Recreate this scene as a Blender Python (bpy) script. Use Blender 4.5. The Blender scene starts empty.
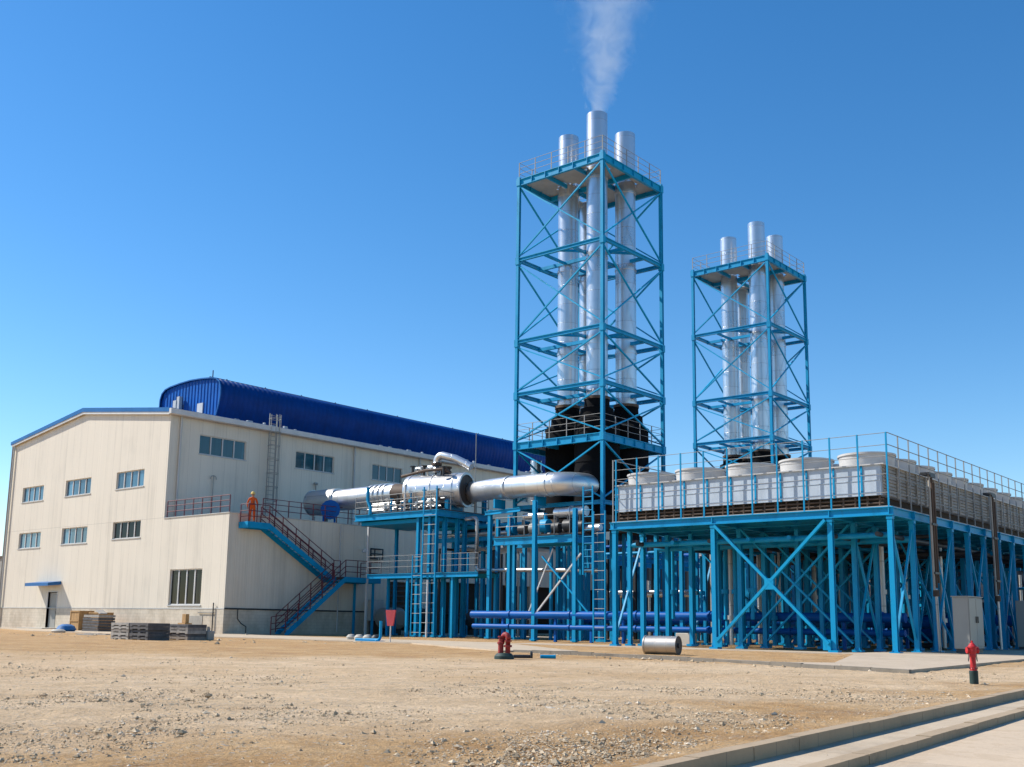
import bpy, math, random
from mathutils import Vector, Matrix
random.seed(7)
PI=math.pi
scene=bpy.context.scene
COL=scene.collection
# ------------------------------------------------------------------ materials
MATS={}
def newmat(name):
    m=bpy.data.materials.new(name); m.use_nodes=True
    nt=m.node_tree; b=nt.nodes['Principled BSDF']
    MATS[name]=m
    return m,nt,b
def N(nt,t,**k):
    n=nt.nodes.new(t)
    for a,v in k.items(): setattr(n,a,v)
    return n
def objcoord(nt,scale=(1,1,1)):
    # world-space position, so shared meshes do not repeat their pattern
    g=N(nt,'ShaderNodeNewGeometry'); mp=N(nt,'ShaderNodeMapping'); mp.inputs['Scale'].default_value=scale
    nt.links.new(g.outputs['Position'],mp.inputs['Vector']); return mp.outputs['Vector']
def noise(nt,vec,scale,detail=5,rough=.6):
    n=N(nt,'ShaderNodeTexNoise'); n.inputs['Scale'].default_value=scale; n.inputs['Detail'].default_value=detail; n.inputs['Roughness'].default_value=rough
    nt.links.new(vec,n.inputs['Vector']); return n.outputs['Fac']
def ramp(nt,fac,stops):
    r=N(nt,'ShaderNodeValToRGB'); e=r.color_ramp.elements
    e[0].position=stops[0][0]; e[0].color=(*stops[0][1],1); e[1].position=stops[-1][0]; e[1].color=(*stops[-1][1],1)
    for p,c in stops[1:-1]:
        x=e.new(p); x.color=(*c,1)
    nt.links.new(fac,r.inputs['Fac']); return r.outputs['Color']
def mixc(nt,f,a,b,mode='MIX'):
    m=N(nt,'ShaderNodeMix',data_type='RGBA',blend_type=mode)
    for s,v in ((0,f),(6,a),(7,b)):
        if hasattr(v,'is_linked') or hasattr(v,'links'): nt.links.new(v,m.inputs[s])
        else: m.inputs[s].default_value=v if s==0 else (*v,1)
    return m.outputs[2]
def math_(nt,op,a,b=None,c=None,clamp=False):
    m=N(nt,'ShaderNodeMath',operation=op,use_clamp=clamp)
    for i,v in enumerate((a,b,c)):
        if v is None: continue
        if hasattr(v,'links'): nt.links.new(v,m.inputs[i])
        else: m.inputs[i].default_value=v
    return m.outputs[0]
def bump(nt,b,h,strength=.3,dist=.02):
    n=N(nt,'ShaderNodeBump'); n.inputs['Strength'].default_value=strength; n.inputs['Distance'].default_value=dist
    nt.links.new(h,n.inputs['Height']); nt.links.new(n.outputs['Normal'],b.inputs['Normal'])
def paint(name,c,rough=.45,metal=0,var=.25,scale=1.5,streak=True,bmp=.05,spec=.35):
    m,nt,b=newmat(name); b.inputs['Specular IOR Level'].default_value=spec
    v=objcoord(nt,(1,1,.35 if streak else 1))
    f=noise(nt,v,scale,6,.65)
    dark=tuple(x*(1-var) for x in c); lite=tuple(min(1,x*(1+var*.6)) for x in c)
    col=ramp(nt,f,[(.3,dark),(.55,c),(.75,lite)])
    nt.links.new(col,b.inputs['Base Color'])
    r=math_(nt,'MULTIPLY_ADD',f,.3,rough-.15); nt.links.new(r,b.inputs['Roughness'])
    b.inputs['Metallic'].default_value=metal
    if bmp: bump(nt,b,noise(nt,objcoord(nt),9,4),bmp,.02)
    return m
paint('pipe_blue',(.001,.095,.36),.45,0,.2,1,True,.05,.15)
paint('roof_blue_trim',(.004,.115,.34),.4,0,.2,.8)
paint('rail_red',(.135,.022,.03),.5,0,.3,2)
paint('rail_grey',(.27,.27,.26),.5,0,.25,2)
paint('rail_dark',(.10,.10,.105),.5,0,.3,2)
paint('white_paint',(.60,.59,.57),.5,0,.12,1.5)
paint('grey_trim',(.5,.5,.48),.55,0,.15,1)
paint('black_lagging',(.004,.0045,.006),.85,0,.5,1.2,True,.1,.12)
paint('rusty_band',(.10,.065,.045),.7,0,.45,2)
paint('dark_gap',(.035,.026,.02),.8,0,.5,1)  # shade of open bays and the under-casing gap put into the colour
paint('panel_white',(.46,.525,.59),.45,0,.16,2.2)
paint('fan_white',(.50,.49,.475),.5,0,.14,1.6)
paint('louvre',(.37,.335,.285),.65,0,.3,1.4,False)
paint('cabinet_grey',(.31,.30,.27),.5,0,.12,1)
paint('dark_metal',(.045,.047,.05),.5,0,.4,2)
paint('hydrant_red',(.50,.022,.026),.5,0,.5,14,False,.2)
paint('hydrant_old_red',(.30,.03,.028),.6,0,.5,9,False)
paint('hydrant_green',(.02,.045,.04),.6,0,.4,8,False)
paint('wood',(.44,.26,.11),.75,0,.35,5)
paint('wood_grey',(.25,.22,.19),.85,0,.4,6)
paint('form_dark',(.10,.095,.095),.8,0,.4,4,False)
paint('form_light',(.34,.315,.28),.85,0,.35,6,False)
paint('tarp_blue',(.02,.14,.36),.6,0,.3,3,False)
paint('sign_red',(.36,.035,.045),.5,0,.2,3,False)
paint('shutter_brown',(.10,.075,.06),.7,0,.35,2)
paint('concrete',(.50,.465,.40),.85,0,.18,1.4,False,.3)
paint('concrete_dark',(.36,.335,.29),.9,0,.22,1.7,False,.4)
paint('kerb_dark',(.20,.175,.14),.9,0,.3,1.7,False,.4)
paint('end_plate_grey',(.075,.062,.055),.6,0,.4,3)
paint('roof_grey',(.40,.39,.37),.8,0,.2,.7,False)
paint('skin',(.42,.24,.16),.6,0,.1,8,False)
paint('overall_orange',(.66,.10,.012),.85,0,.45,7,False,.9)
paint('helmet_yellow',(.75,.52,.14),.35,0,.08,4,False)
paint('boot_black',(.02,.018,.016),.6,0,.3,6,False)
paint('deck_under',(.42,.40,.36),.7,0,.2,1,False)
def metalmat(name,c,rough,seam=1.25,axis=2,scale=2.):
    m,nt,b=newmat(name)
    p=objcoord(nt)
    sep=N(nt,'ShaderNodeSeparateXYZ'); nt.links.new(p,sep.inputs[0])
    z=sep.outputs[axis]
    fr=math_(nt,'FRACT',math_(nt,'DIVIDE',z,seam))
    line=math_(nt,'GREATER_THAN',fr,.97)
    cell=math_(nt,'FLOOR',math_(nt,'DIVIDE',z,seam))
    wn=N(nt,'ShaderNodeTexWhiteNoise',noise_dimensions='1D'); nt.links.new(cell,wn.inputs['W'])
    f=noise(nt,p,scale,5,.6)
    t=math_(nt,'MULTIPLY_ADD',wn.outputs['Value'],.16,math_(nt,'MULTIPLY_ADD',f,.3,.28))
    col=ramp(nt,t,[(.15,tuple(x*.72 for x in c)),(.5,c),(.85,tuple(min(1,x*1.12) for x in c))])
    col=mixc(nt,math_(nt,'MULTIPLY',line,.45),col,tuple(x*.45 for x in c))
    nt.links.new(col,b.inputs['Base Color'])
    b.inputs['Metallic'].default_value=.85
    nt.links.new(math_(nt,'MULTIPLY_ADD',t,.25,rough-.1),b.inputs['Roughness'])
    h=math_(nt,'ADD',math_(nt,'MULTIPLY',line,1.0),math_(nt,'MULTIPLY',noise(nt,p,.9,2),.14))
    bump(nt,b,h,.35,.03)
    return m
metalmat('cladding_z',(.60,.61,.625),.27,1.25,2)
metalmat('cladding_y',(.64,.645,.65),.34,1.05,1)
metalmat('cladding_x',(.64,.645,.65),.34,1.05,0)
metalmat('galv_pipe',(.52,.51,.49),.45,2.0,2,4)
metalmat('drum_steel',(.46,.43,.39),.45,.4,1,5)
def steelmat(name,c):
    m,nt,b=newmat(name); b.inputs['Specular IOR Level'].default_value=.22
    p=objcoord(nt); f=noise(nt,objcoord(nt,(1,1,.4)),1.1,7,.65)
    col=ramp(nt,f,[(.28,tuple(x*.62 for x in c)),(.48,c),(.62,c),(.78,(c[0]+.05,c[1]*1.18+.02,c[2]*1.1+.02))])
    g=noise(nt,objcoord(nt,(3,3,.5)),2.4,6,.7)
    col=mixc(nt,math_(nt,'MULTIPLY',math_(nt,'SUBTRACT',g,.58,clamp=True),2.6,clamp=True),col,(.045,.075,.095))
    r=noise(nt,p,7.5,8,.75)
    col=mixc(nt,math_(nt,'MULTIPLY',math_(nt,'SUBTRACT',r,.66,clamp=True),9,clamp=True),col,(.16,.075,.035))
    nt.links.new(col,b.inputs['Base Color']); nt.links.new(math_(nt,'MULTIPLY_ADD',f,.35,.30),b.inputs['Roughness'])
    bump(nt,b,noise(nt,p,12,4),.08,.02)
steelmat('steel_blue',(.001,.265,.50)); steelmat('steel_blue_brace',(.001,.285,.52))
# cream sheet wall: vertical ribs + sheet joints + streaks
def wallmat(name,axis,c=(.675,.60,.485)):
    m,nt,b=newmat(name)
    p=objcoord(nt); sep=N(nt,'ShaderNodeSeparateXYZ'); nt.links.new(p,sep.inputs[0])
    u=sep.outputs[axis]
    fr=math_(nt,'FRACT',math_(nt,'DIVIDE',u,1.02)); seam=math_(nt,'GREATER_THAN',fr,.975)
    cell=math_(nt,'FLOOR',math_(nt,'DIVIDE',u,1.02))
    wn=N(nt,'ShaderNodeTexWhiteNoise',noise_dimensions='1D'); nt.links.new(cell,wn.inputs['W'])
    rib=math_(nt,'SINE',math_(nt,'MULTIPLY',u,2*PI/.255))
    streak=noise(nt,objcoord(nt,(2.2,2.2,.10)),1.0,6,.65)
    blot=noise(nt,p,.35,5,.6)
    t=math_(nt,'ADD',math_(nt,'MULTIPLY',streak,.55),math_(nt,'ADD',math_(nt,'MULTIPLY',blot,.30),math_(nt,'MULTIPLY',wn.outputs['Value'],.15)))
    col=ramp(nt,t,[(.28,tuple(x*.80 for x in c)),(.46,c),(.7,tuple(min(1,x*1.07) for x in c))])
    hz=math_(nt,'LESS_THAN',math_(nt,'ABSOLUTE',math_(nt,'SUBTRACT',sep.outputs[2],7.86)),.018)
    col=mixc(nt,math_(nt,'MULTIPLY',math_(nt,'MAXIMUM',seam,hz),.42),col,(.30,.26,.21))
    dr=noise(nt,objcoord(nt,(3.4,3.4,.16)),1.0,7,.7)
    col=mixc(nt,math_(nt,'MULTIPLY',math_(nt,'SUBTRACT',dr,.585,clamp=True),2.2,clamp=True),col,(.36,.30,.22))
    sm=noise(nt,objcoord(nt,(.7,.7,.5)),.55,7,.7)
    col=mixc(nt,math_(nt,'MULTIPLY',math_(nt,'SUBTRACT',sm,.56,clamp=True),1.3,clamp=True),col,(.45,.40,.33))
    nt.links.new(col,b.inputs['Base Color']); b.inputs['Roughness'].default_value=.55
    h=math_(nt,'SUBTRACT',math_(nt,'MULTIPLY',rib,.35),seam)
    bump(nt,b,h,.30,.02)
    return m
wallmat('cream_wall_y',1); wallmat('cream_wall_x',0)
def plinthmat(name,axis,c):
    m,nt,b=newmat(name)
    p=objcoord(nt); sep=N(nt,'ShaderNodeSeparateXYZ'); nt.links.new(p,sep.inputs[0])
    cb=N(nt,'ShaderNodeCombineXYZ'); nt.links.new(sep.outputs[axis],cb.inputs[0]); nt.links.new(sep.outputs[2],cb.inputs[1])
    br=N(nt,'ShaderNodeTexBrick'); br.inputs['Scale'].default_value=1.0
    br.inputs['Brick Width'].default_value=.44; br.inputs['Row Height'].default_value=.21; br.inputs['Mortar Size'].default_value=.012
    br.inputs['Color1'].default_value=(*c,1); br.inputs['Color2'].default_value=(*[x*.9 for x in c],1); br.inputs['Mortar'].default_value=(*[x*.8 for x in c],1)
    nt.links.new(cb.outputs[0],br.inputs['Vector'])
    f=noise(nt,objcoord(nt,(1,1,.5)),1.1,6,.7)
    col=mixc(nt,.75,br.outputs['Color'],ramp(nt,f,[(.3,(.62,.58,.52)),(.6,(1,1,1))]),'MULTIPLY')
    nt.links.new(col,b.inputs['Base Color']); b.inputs['Roughness'].default_value=.8
    bump(nt,b,br.outputs['Fac'],-.2,.012)
plinthmat('plinth_y',1,(.64,.56,.44)); plinthmat('plinth_x',0,(.62,.55,.44))
def ribmat(name,axis,c,pitch,amt,rough=.35,dark=.55):
    m,nt,b=newmat(name)
    p=objcoord(nt); sep=N(nt,'ShaderNodeSeparateXYZ'); nt.links.new(p,sep.inputs[0])
    w=math_(nt,'SINE',math_(nt,'MULTIPLY',sep.outputs[axis],2*PI/pitch))
    f=noise(nt,p,.8,5)
    col=ramp(nt,f,[(.3,tuple(x*.8 for x in c)),(.7,tuple(x*1.15 for x in c))])
    nt.links.new(col,b.inputs['Base Color']); b.inputs['Roughness'].default_value=rough; b.inputs['Specular IOR Level'].default_value=.14
    bump(nt,b,w,amt,.06)
ribmat('monitor_end',1,(.004,.085,.34),.46,.9,.4)
ribmat('monitor_skin',0,(.0005,.047,.215),.5,.25,.42)
ribmat('white_panel',1,(.66,.67,.68),.3,.0,.45)
def glassmat(name,c,rough,ior=1.5,metal=0):
    m,nt,b=newmat(name)
    f=noise(nt,objcoord(nt,(1.6,1.6,.35)),1.3,3)
    wv=N(nt,'ShaderNodeTexWhiteNoise'); sn=N(nt,'ShaderNodeVectorMath',operation='SNAP'); sn.inputs[1].default_value=(.93,.93,6); nt.links.new(objcoord(nt),sn.inputs[0]); nt.links.new(sn.outputs[0],wv.inputs['Vector'])
    cl=noise(nt,objcoord(nt,(5,5,.2)),1.2,3)
    t=math_(nt,'ADD',math_(nt,'MULTIPLY',wv.outputs['Value'],.5),math_(nt,'MULTIPLY',cl,.6))
    nt.links.new(ramp(nt,t,[(.25,tuple(x*.30 for x in c)),(.5,tuple(x*.8 for x in c)),(.72,c),(.82,tuple(x*1.7+.02 for x in c))]),b.inputs['Base Color'])  # varied reflections and curtain folds put into the pane colour
    b.inputs['Roughness'].default_value=rough; b.inputs['IOR'].default_value=ior; b.inputs['Metallic'].default_value=metal
    bump(nt,b,noise(nt,objcoord(nt),1.2,2),.04,.05)
ribmat('hall_dark',1,(.018,.026,.036),.5,.4,.9)  # near-black so the added backdrop hall reads as dark gaps
glassmat('glass_sky',(.06,.17,.26),.06,1.7); glassmat('glass_teal',(.020,.075,.095),.05,1.6); glassmat('glass_dark',(.010,.012,.013),.05,1.25)  # glass_sky carries the sky's reflection in its base blue
# ground
def groundmat():
    m,nt,b=newmat('sand')
    p=objcoord(nt); sep=N(nt,'ShaderNodeSeparateXYZ'); nt.links.new(p,sep.inputs[0])
    x,y=sep.outputs[0],sep.outputs[1]
    d=math_(nt,'ADD',math_(nt,'MULTIPLY',x,.763),math_(nt,'MULTIPLY',y,.647))
    l=math_(nt,'SUBTRACT',math_(nt,'MULTIPLY',x,.647),math_(nt,'MULTIPLY',y,.763))
    wob=math_(nt,'MULTIPLY_ADD',noise(nt,p,.22,6,.6),14,-7)
    dd=math_(nt,'ADD',d,wob)
    far=N(nt,'ShaderNodeMapRange',interpolation_type='SMOOTHSTEP'); nt.links.new(dd,far.inputs[0])
    far.inputs[1].default_value=33; far.inputs[2].default_value=27; far.inputs[3].default_value=0; far.inputs[4].default_value=1
    near=N(nt,'ShaderNodeMapRange',interpolation_type='SMOOTHSTEP')
    nl=math_(nt,'SUBTRACT',dd,math_(nt,'MULTIPLY',l,.95)); nt.links.new(nl,near.inputs[0])
    near.inputs[1].default_value=8.5; near.inputs[2].default_value=13; near.inputs[3].default_value=.0; near.inputs[4].default_value=1
    grav=math_(nt,'MULTIPLY',far.outputs[0],near.outputs[0])
    n1=noise(nt,p,.6,8,.7); n2=noise(nt,p,3.5,8,.72); n3=noise(nt,p,22,6,.7); n4=noise(nt,p,70,3,.7)
    sandc=ramp(nt,n1,[(.30,(.38,.215,.095)),(.5,(.51,.315,.145)),(.7,(.61,.42,.23))])
    gravc=ramp(nt,n1,[(.30,(.55,.385,.225)),(.5,(.66,.48,.295)),(.7,(.73,.55,.36))])
    col=mixc(nt,grav,sandc,gravc)
    sp=ramp(nt,n2,[(.28,(.52,.48,.44)),(.41,(.95,.94,.93)),(.56,(1.10,1.10,1.10)),(.72,(1.32,1.32,1.32))])
    col=mixc(nt,.85,col,sp,'MULTIPLY')
    sp2=ramp(nt,n3,[(.30,(.44,.40,.37)),(.42,(.95,.94,.93)),(.6,(1.06,1.06,1.06)),(.74,(1.45,1.45,1.45))])
    col=mixc(nt,.95,col,sp2,'MULTIPLY')
    # small pale and dark stones lying in the dirt
    vo=N(nt,'ShaderNodeTexVoronoi'); vo.inputs['Scale'].default_value=11; nt.links.new(p,vo.inputs['Vector'])
    sel=math_(nt,'GREATER_THAN',noise(nt,p,1.3,5),.50)
    pe=math_(nt,'MULTIPLY',math_(nt,'LESS_THAN',vo.outputs['Distance'],.24),sel)
    pc=mixc(nt,vo.outputs['Color'],(.30,.26,.22),(.62,.56,.48))
    col=mixc(nt,math_(nt,'MULTIPLY',pe,.65),col,pc)
    vo2=N(nt,'ShaderNodeTexVoronoi'); vo2.inputs['Scale'].default_value=27; nt.links.new(p,vo2.inputs['Vector'])
    pe2=math_(nt,'MULTIPLY',math_(nt,'LESS_THAN',vo2.outputs['Distance'],.30),math_(nt,'GREATER_THAN',noise(nt,p,2.2,5),.47))
    col=mixc(nt,math_(nt,'MULTIPLY',pe2,.55),col,mixc(nt,vo2.outputs['Color'],(.22,.18,.14),(.74,.65,.53)))
    trk=None
    for (off,k,ph) in ((17.5,.10,0),(12.2,.28,1.3),(24.5,-.12,2.1)):
        base=math_(nt,'SUBTRACT',d,math_(nt,'ADD',off,math_(nt,'ADD',math_(nt,'MULTIPLY',l,k),math_(nt,'MULTIPLY',math_(nt,'SINE',math_(nt,'MULTIPLY_ADD',l,.16,ph)),.9))))
        a1=math_(nt,'ABSOLUTE',math_(nt,'SUBTRACT',math_(nt,'ABSOLUTE',base),.85))
        w1=math_(nt,'SUBTRACT',1.0,math_(nt,'DIVIDE',a1,.26),clamp=True)
        trk=w1 if trk is None else math_(nt,'MAXIMUM',trk,w1)
    trk=math_(nt,'MULTIPLY',trk,math_(nt,'MULTIPLY_ADD',noise(nt,p,.45,4),2.2,-.55,clamp=True),clamp=True)
    col=mixc(nt,math_(nt,'MULTIPLY',trk,.38),col,(.40,.305,.205))
    blot=noise(nt,p,.12,5,.6)
    col=mixc(nt,math_(nt,'MULTIPLY',math_(nt,'SUBTRACT',blot,.50,clamp=True),2.4,clamp=True),col,(.47,.27,.11))
    nt.links.new(col,b.inputs['Base Color']); b.inputs['Roughness'].default_value=.95; b.inputs['Specular IOR Level'].default_value=.15
    n2b=math_(nt,'SUBTRACT',n2,math_(nt,'MULTIPLY',trk,.35))
    h=math_(nt,'ADD',math_(nt,'MULTIPLY',n2b,1.0),math_(nt,'ADD',math_(nt,'MULTIPLY',n3,.45),math_(nt,'ADD',math_(nt,'MULTIPLY',n4,.15),math_(nt,'MULTIPLY',math_(nt,'ADD',pe,pe2),.3))))
    bump(nt,b,h,1.0,.10)
groundmat()
def slabmat(name,c,joint,ang):
    m,nt,b=newmat(name)
    g=N(nt,'ShaderNodeNewGeometry'); mp=N(nt,'ShaderNodeMapping'); mp.inputs['Rotation'].default_value=(0,0,-ang)
    nt.links.new(g.outputs['Position'],mp.inputs['Vector']); p=mp.outputs['Vector']
    sep=N(nt,'ShaderNodeSeparateXYZ'); nt.links.new(p,sep.inputs[0])
    j=math_(nt,'GREATER_THAN',math_(nt,'FRACT',math_(nt,'DIVIDE',sep.outputs[0],joint)),1-.012/joint)
    cell=math_(nt,'FLOOR',math_(nt,'DIVIDE',sep.outputs[0],joint)); wn=N(nt,'ShaderNodeTexWhiteNoise',noise_dimensions='1D'); nt.links.new(cell,wn.inputs['W'])
    n1=noise(nt,p,1.3,7,.65); n2=noise(nt,p,18,5,.7)
    t=math_(nt,'ADD',math_(nt,'MULTIPLY',n1,.65),math_(nt,'ADD',math_(nt,'MULTIPLY',n2,.25),math_(nt,'MULTIPLY',wn.outputs['Value'],.12)))
    col=ramp(nt,t,[(.32,tuple(q*.72 for q in c)),(.5,c),(.72,tuple(min(1,q*1.12) for q in c))])
    dirt=math_(nt,'GREATER_THAN',noise(nt,p,2.1,7,.75),.545)
    col=mixc(nt,math_(nt,'MULTIPLY',dirt,.35),col,(.40,.29,.18))
    col=mixc(nt,math_(nt,'MULTIPLY',j,.7),col,(.13,.11,.09))
    nt.links.new(col,b.inputs['Base Color']); b.inputs['Roughness'].default_value=.9
    bump(nt,b,math_(nt,'SUBTRACT',n2,j),.35,.02)
KA=math.atan2(5.10-4.20,19.24-7.23)
slabmat('kerb_stone',(.36,.265,.165),1.0,KA); slabmat('walk_concrete',(.46,.365,.255),2.4,KA); slabmat('road_concrete',(.50,.385,.265),5.0,KA+.02)
slabmat('apron_concrete',(.46,.365,.26),3.0,0)
m,nt,b=newmat('stone'); 
oi=N(nt,'ShaderNodeTexVoronoi'); oi.inputs['Scale'].default_value=3.0; nt.links.new(objcoord(nt),oi.inputs['Vector'])
nt.links.new(ramp(nt,noise(nt,oi.outputs['Color'],3,2),[(.28,(.24,.17,.10)),(.5,(.48,.37,.24)),(.72,(.66,.56,.43))]),b.inputs['Base Color']); b.inputs['Roughness'].default_value=.95
# ------------------------------------------------------------------ mesh builder
class MB:
    def __init__(s): s.v=[]; s.f=[]; s.sm=[]; s.mi=[]; s.cur=0
    def add(s,vs,fs,smooth=False):
        o=len(s.v); s.v+= [tuple(v) for v in vs]; s.f+=[tuple(i+o for i in f) for f in fs]; s.sm+=[smooth]*len(fs); s.mi+=[s.cur]*len(fs); return s
    def box(s,a,b):
        x0,y0,z0=a; x1,y1,z1=b
        return s.add([(x0,y0,z0),(x1,y0,z0),(x1,y1,z0),(x0,y1,z0),(x0,y0,z1),(x1,y0,z1),(x1,y1,z1),(x0,y1,z1)],
          [(0,3,2,1),(4,5,6,7),(0,1,5,4),(1,2,6,5),(2,3,7,6),(3,0,4,7)])
    def bbox(s,a,b,e=.01):   # bevelled box
        import itertools
        x0,y0,z0=a; x1,y1,z1=b
        cs=[]
        bm=__import__('bmesh').new()
        __import__('bmesh').ops.create_cube(bm,size=1,matrix=Matrix.Translation(((x0+x1)/2,(y0+y1)/2,(z0+z1)/2))@Matrix.Diagonal((x1-x0,y1-y0,z1-z0,1)))
        __import__('bmesh').ops.bevel(bm,geom=bm.edges[:],offset=e,segments=2,profile=.5,affect='EDGES')
        bm.verts.ensure_lookup_table()
        s.add([v.co for v in bm.verts],[[v.index for v in f.verts] for f in bm.faces]); bm.free(); return s
    def frame(s,p,q,up=None):
        p=Vector(p);q=Vector(q);d=(q-p).normalized()
        u=Vector(up) if up else (Vector((0,0,1)) if abs(d.z)<.95 else Vector((1,0,0)))
        a=d.cross(u).normalized(); c=a.cross(d).normalized(); return p,q,d,a,c
    def bar(s,p,q,w,h,up=None):
        p,q,d,a,c=s.frame(p,q,up); vs=[]
        for o in (p,q):
            for i,j in ((-1,-1),(1,-1),(1,1),(-1,1)): vs.append(o+a*(i*w/2)+c*(j*h/2))
        return s.add(vs,[(0,1,2,3),(7,6,5,4),(0,4,5,1),(1,5,6,2),(2,6,7,3),(3,7,4,0)])
    def ibar(s,p,q,w,h,t=.03,up=None):
        p,q,d,a,c=s.frame(p,q,up)
        for sg in (-1,1):
            o=c*(sg*(h/2-t/2)); s.bar(p+o,q+o,w,t,up)
        return s.bar(p,q,t,h-2*t,up)
    def tube(s,p,q,r,n=10,r2=None,caps=True,smooth=True):
        r2=r if r2 is None else r2
        p,q,d,a,c=s.frame(p,q); vs=[]
        for o,rr in ((p,r),(q,r2)):
            for i in range(n): t=2*PI*i/n; vs.append(o+a*(rr*math.cos(t))+c*(rr*math.sin(t)))
        s.add(vs,[(i,(i+1)%n,n+(i+1)%n,n+i) for i in range(n)],smooth)
        if caps: s.add(vs[:n],[tuple(range(n-1,-1,-1))]); s.add(vs[n:],[tuple(range(n))])
        return s
    def path(s,pts,r,n=10,caps=True,smooth=True):
        pts=[Vector(p) for p in pts]; rs=r if isinstance(r,(list,tuple)) else [r]*len(pts)
        T=[(pts[min(i+1,len(pts)-1)]-pts[max(i-1,0)]).normalized() for i in range(len(pts))]
        u=Vector((0,0,1)) if abs(T[0].z)<.9 else Vector((1,0,0))
        a=T[0].cross(u).normalized(); vs=[]
        for i,pt in enumerate(pts):
            a=(a-T[i]*a.dot(T[i])).normalized(); c=T[i].cross(a)
            for k in range(n): t=2*PI*k/n; vs.append(pt+a*(rs[i]*math.cos(t))+c*(rs[i]*math.sin(t)))
        m=len(pts)
        s.add(vs,[(i*n+k,i*n+(k+1)%n,(i+1)*n+(k+1)%n,(i+1)*n+k) for i in range(m-1) for k in range(n)],smooth)
        if caps: s.add(vs[:n],[tuple(range(n-1,-1,-1))]); s.add(vs[-n:],[tuple(range(n))])
        return s
    def lathe(s,prof,c=(0,0,0),n=24,axis='Z'):
        # prof: list of (r,h); every segment its own rings => crisp profile corners, smooth round
        def P(r,h,t):
            x,y=r*math.cos(t),r*math.sin(t)
            return {'Z':(c[0]+x,c[1]+y,c[2]+h),'Y':(c[0]+x,c[1]+h,c[2]+y),'X':(c[0]+h,c[1]+x,c[2]+y)}[axis]
        for (r0,h0),(r1,h1) in zip(prof,prof[1:]):
            vs=[P(r0,h0,2*PI*i/n) for i in range(n)]+[P(r1,h1,2*PI*i/n) for i in range(n)]
            s.add(vs,[(i,(i+1)%n,n+(i+1)%n,n+i) for i in range(n)],True)
        return s
    def poly(s,vs): return s.add(vs,[tuple(range(len(vs)))])
    def prism(s,pts,off):
        n=len(pts); o=Vector(off); vs=[Vector(p) for p in pts]+[Vector(p)+o for p in pts]
        return s.add(vs,[tuple(range(n-1,-1,-1)),tuple(range(n,2*n))]+[(i,(i+1)%n,n+(i+1)%n,n+i) for i in range(n)])
def arc(c,a,b,t0,t1,r,n=8):
    c=Vector(c);a=Vector(a);b=Vector(b)
    return [c+a*(r*math.cos(t0+(t1-t0)*i/n))+b*(r*math.sin(t0+(t1-t0)*i/n)) for i in range(n+1)]
def link(o,parent=None):
    COL.objects.link(o)
    if parent is not None: o.parent=parent
    return o
def obj(name,mb,mat,parent=None,loc=None):
    me=bpy.data.meshes.new(name); me.from_pydata(mb.v,[],mb.f)
    me.polygons.foreach_set('use_smooth',mb.sm)
    for mm in (mat if isinstance(mat,(list,tuple)) else [mat]): me.materials.append(MATS[mm])
    me.polygons.foreach_set('material_index',mb.mi)
    me.update(); o=bpy.data.objects.new(name,me)
    # parts sit under an Empty at the thing's base: keep their world shape
    if parent is not None and loc is None:
        w=Vector(parent.get('_base',(0,0,0)))
        me.transform(Matrix.Translation(-w)); o['_base']=list(w)
    elif loc is not None:
        me.transform(Matrix.Translation(-Vector(loc))); o.location=loc; o['_base']=list(loc)
    link(o,parent); return o
def tag(o,label,cat,group=None,kind=None):
    o['label']=label; o['category']=cat
    if group: o['group']=group
    if kind: o['kind']=kind
    return o
def thing(name,label,cat,loc=(0,0,0),group=None):
    o=bpy.data.objects.new(name,None); o.empty_display_size=.3; o.location=loc; o['_base']=list(loc)
    COL.objects.link(o); return tag(o,label,cat,group)
def single(name,mb,mat,label,cat,loc,group=None): return tag(obj(name,mb,mat,None,loc),label,cat,group)
def struct(name,mb,mat):
    o=obj(name,mb,mat); o['kind']='structure'; return o
def dup(root,loc,label,group=None):
    r=root.copy(); COL.objects.link(r); r.location=loc; r['label']=label
    if group: r['group']=group
    for ch in root.children:
        c=ch.copy(); COL.objects.link(c); c.parent=r
        for g in ch.children: d=g.copy(); COL.objects.link(d); d.parent=c
    return r
def lerp(a,b,t): return tuple(a[i]+(b[i]-a[i])*t for i in range(3))
def rails(mb,pts,hs,r=.022,n=6,closed=False):
    pp=list(pts)+([pts[0]] if closed else [])
    for h in hs:
        for a,b in zip(pp,pp[1:]): mb.tube((a[0],a[1],a[2]+h),(b[0],b[1],b[2]+h),r,n)
    return mb
def railing(root,pts,h,step,pmat,rmat,r=.022,pr=.028,mids=(.5,),closed=False,square=False):
    """one part for the handrails, one part per post"""
    obj('handrail',rails(MB(),pts,[h*m for m in mids]+[h],r,6,closed),rmat,root)
    pp=list(pts)+([pts[0]] if closed else [])
    for a,b in zip(pp,pp[1:]):
        L=(Vector(b)-Vector(a)).length; k=max(1,round(L/step))
        for i in range(k+(0 if closed or b is not pp[-1] else 1)):
            c=lerp(a,b,i/k); m=MB()
            if square: m.bar(c,(c[0],c[1],c[2]+h+.02),pr*2,pr*2)
            else: m.tube(c,(c[0],c[1],c[2]+h),pr,6)
            obj('railing_post',m,pmat,root)
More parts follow.
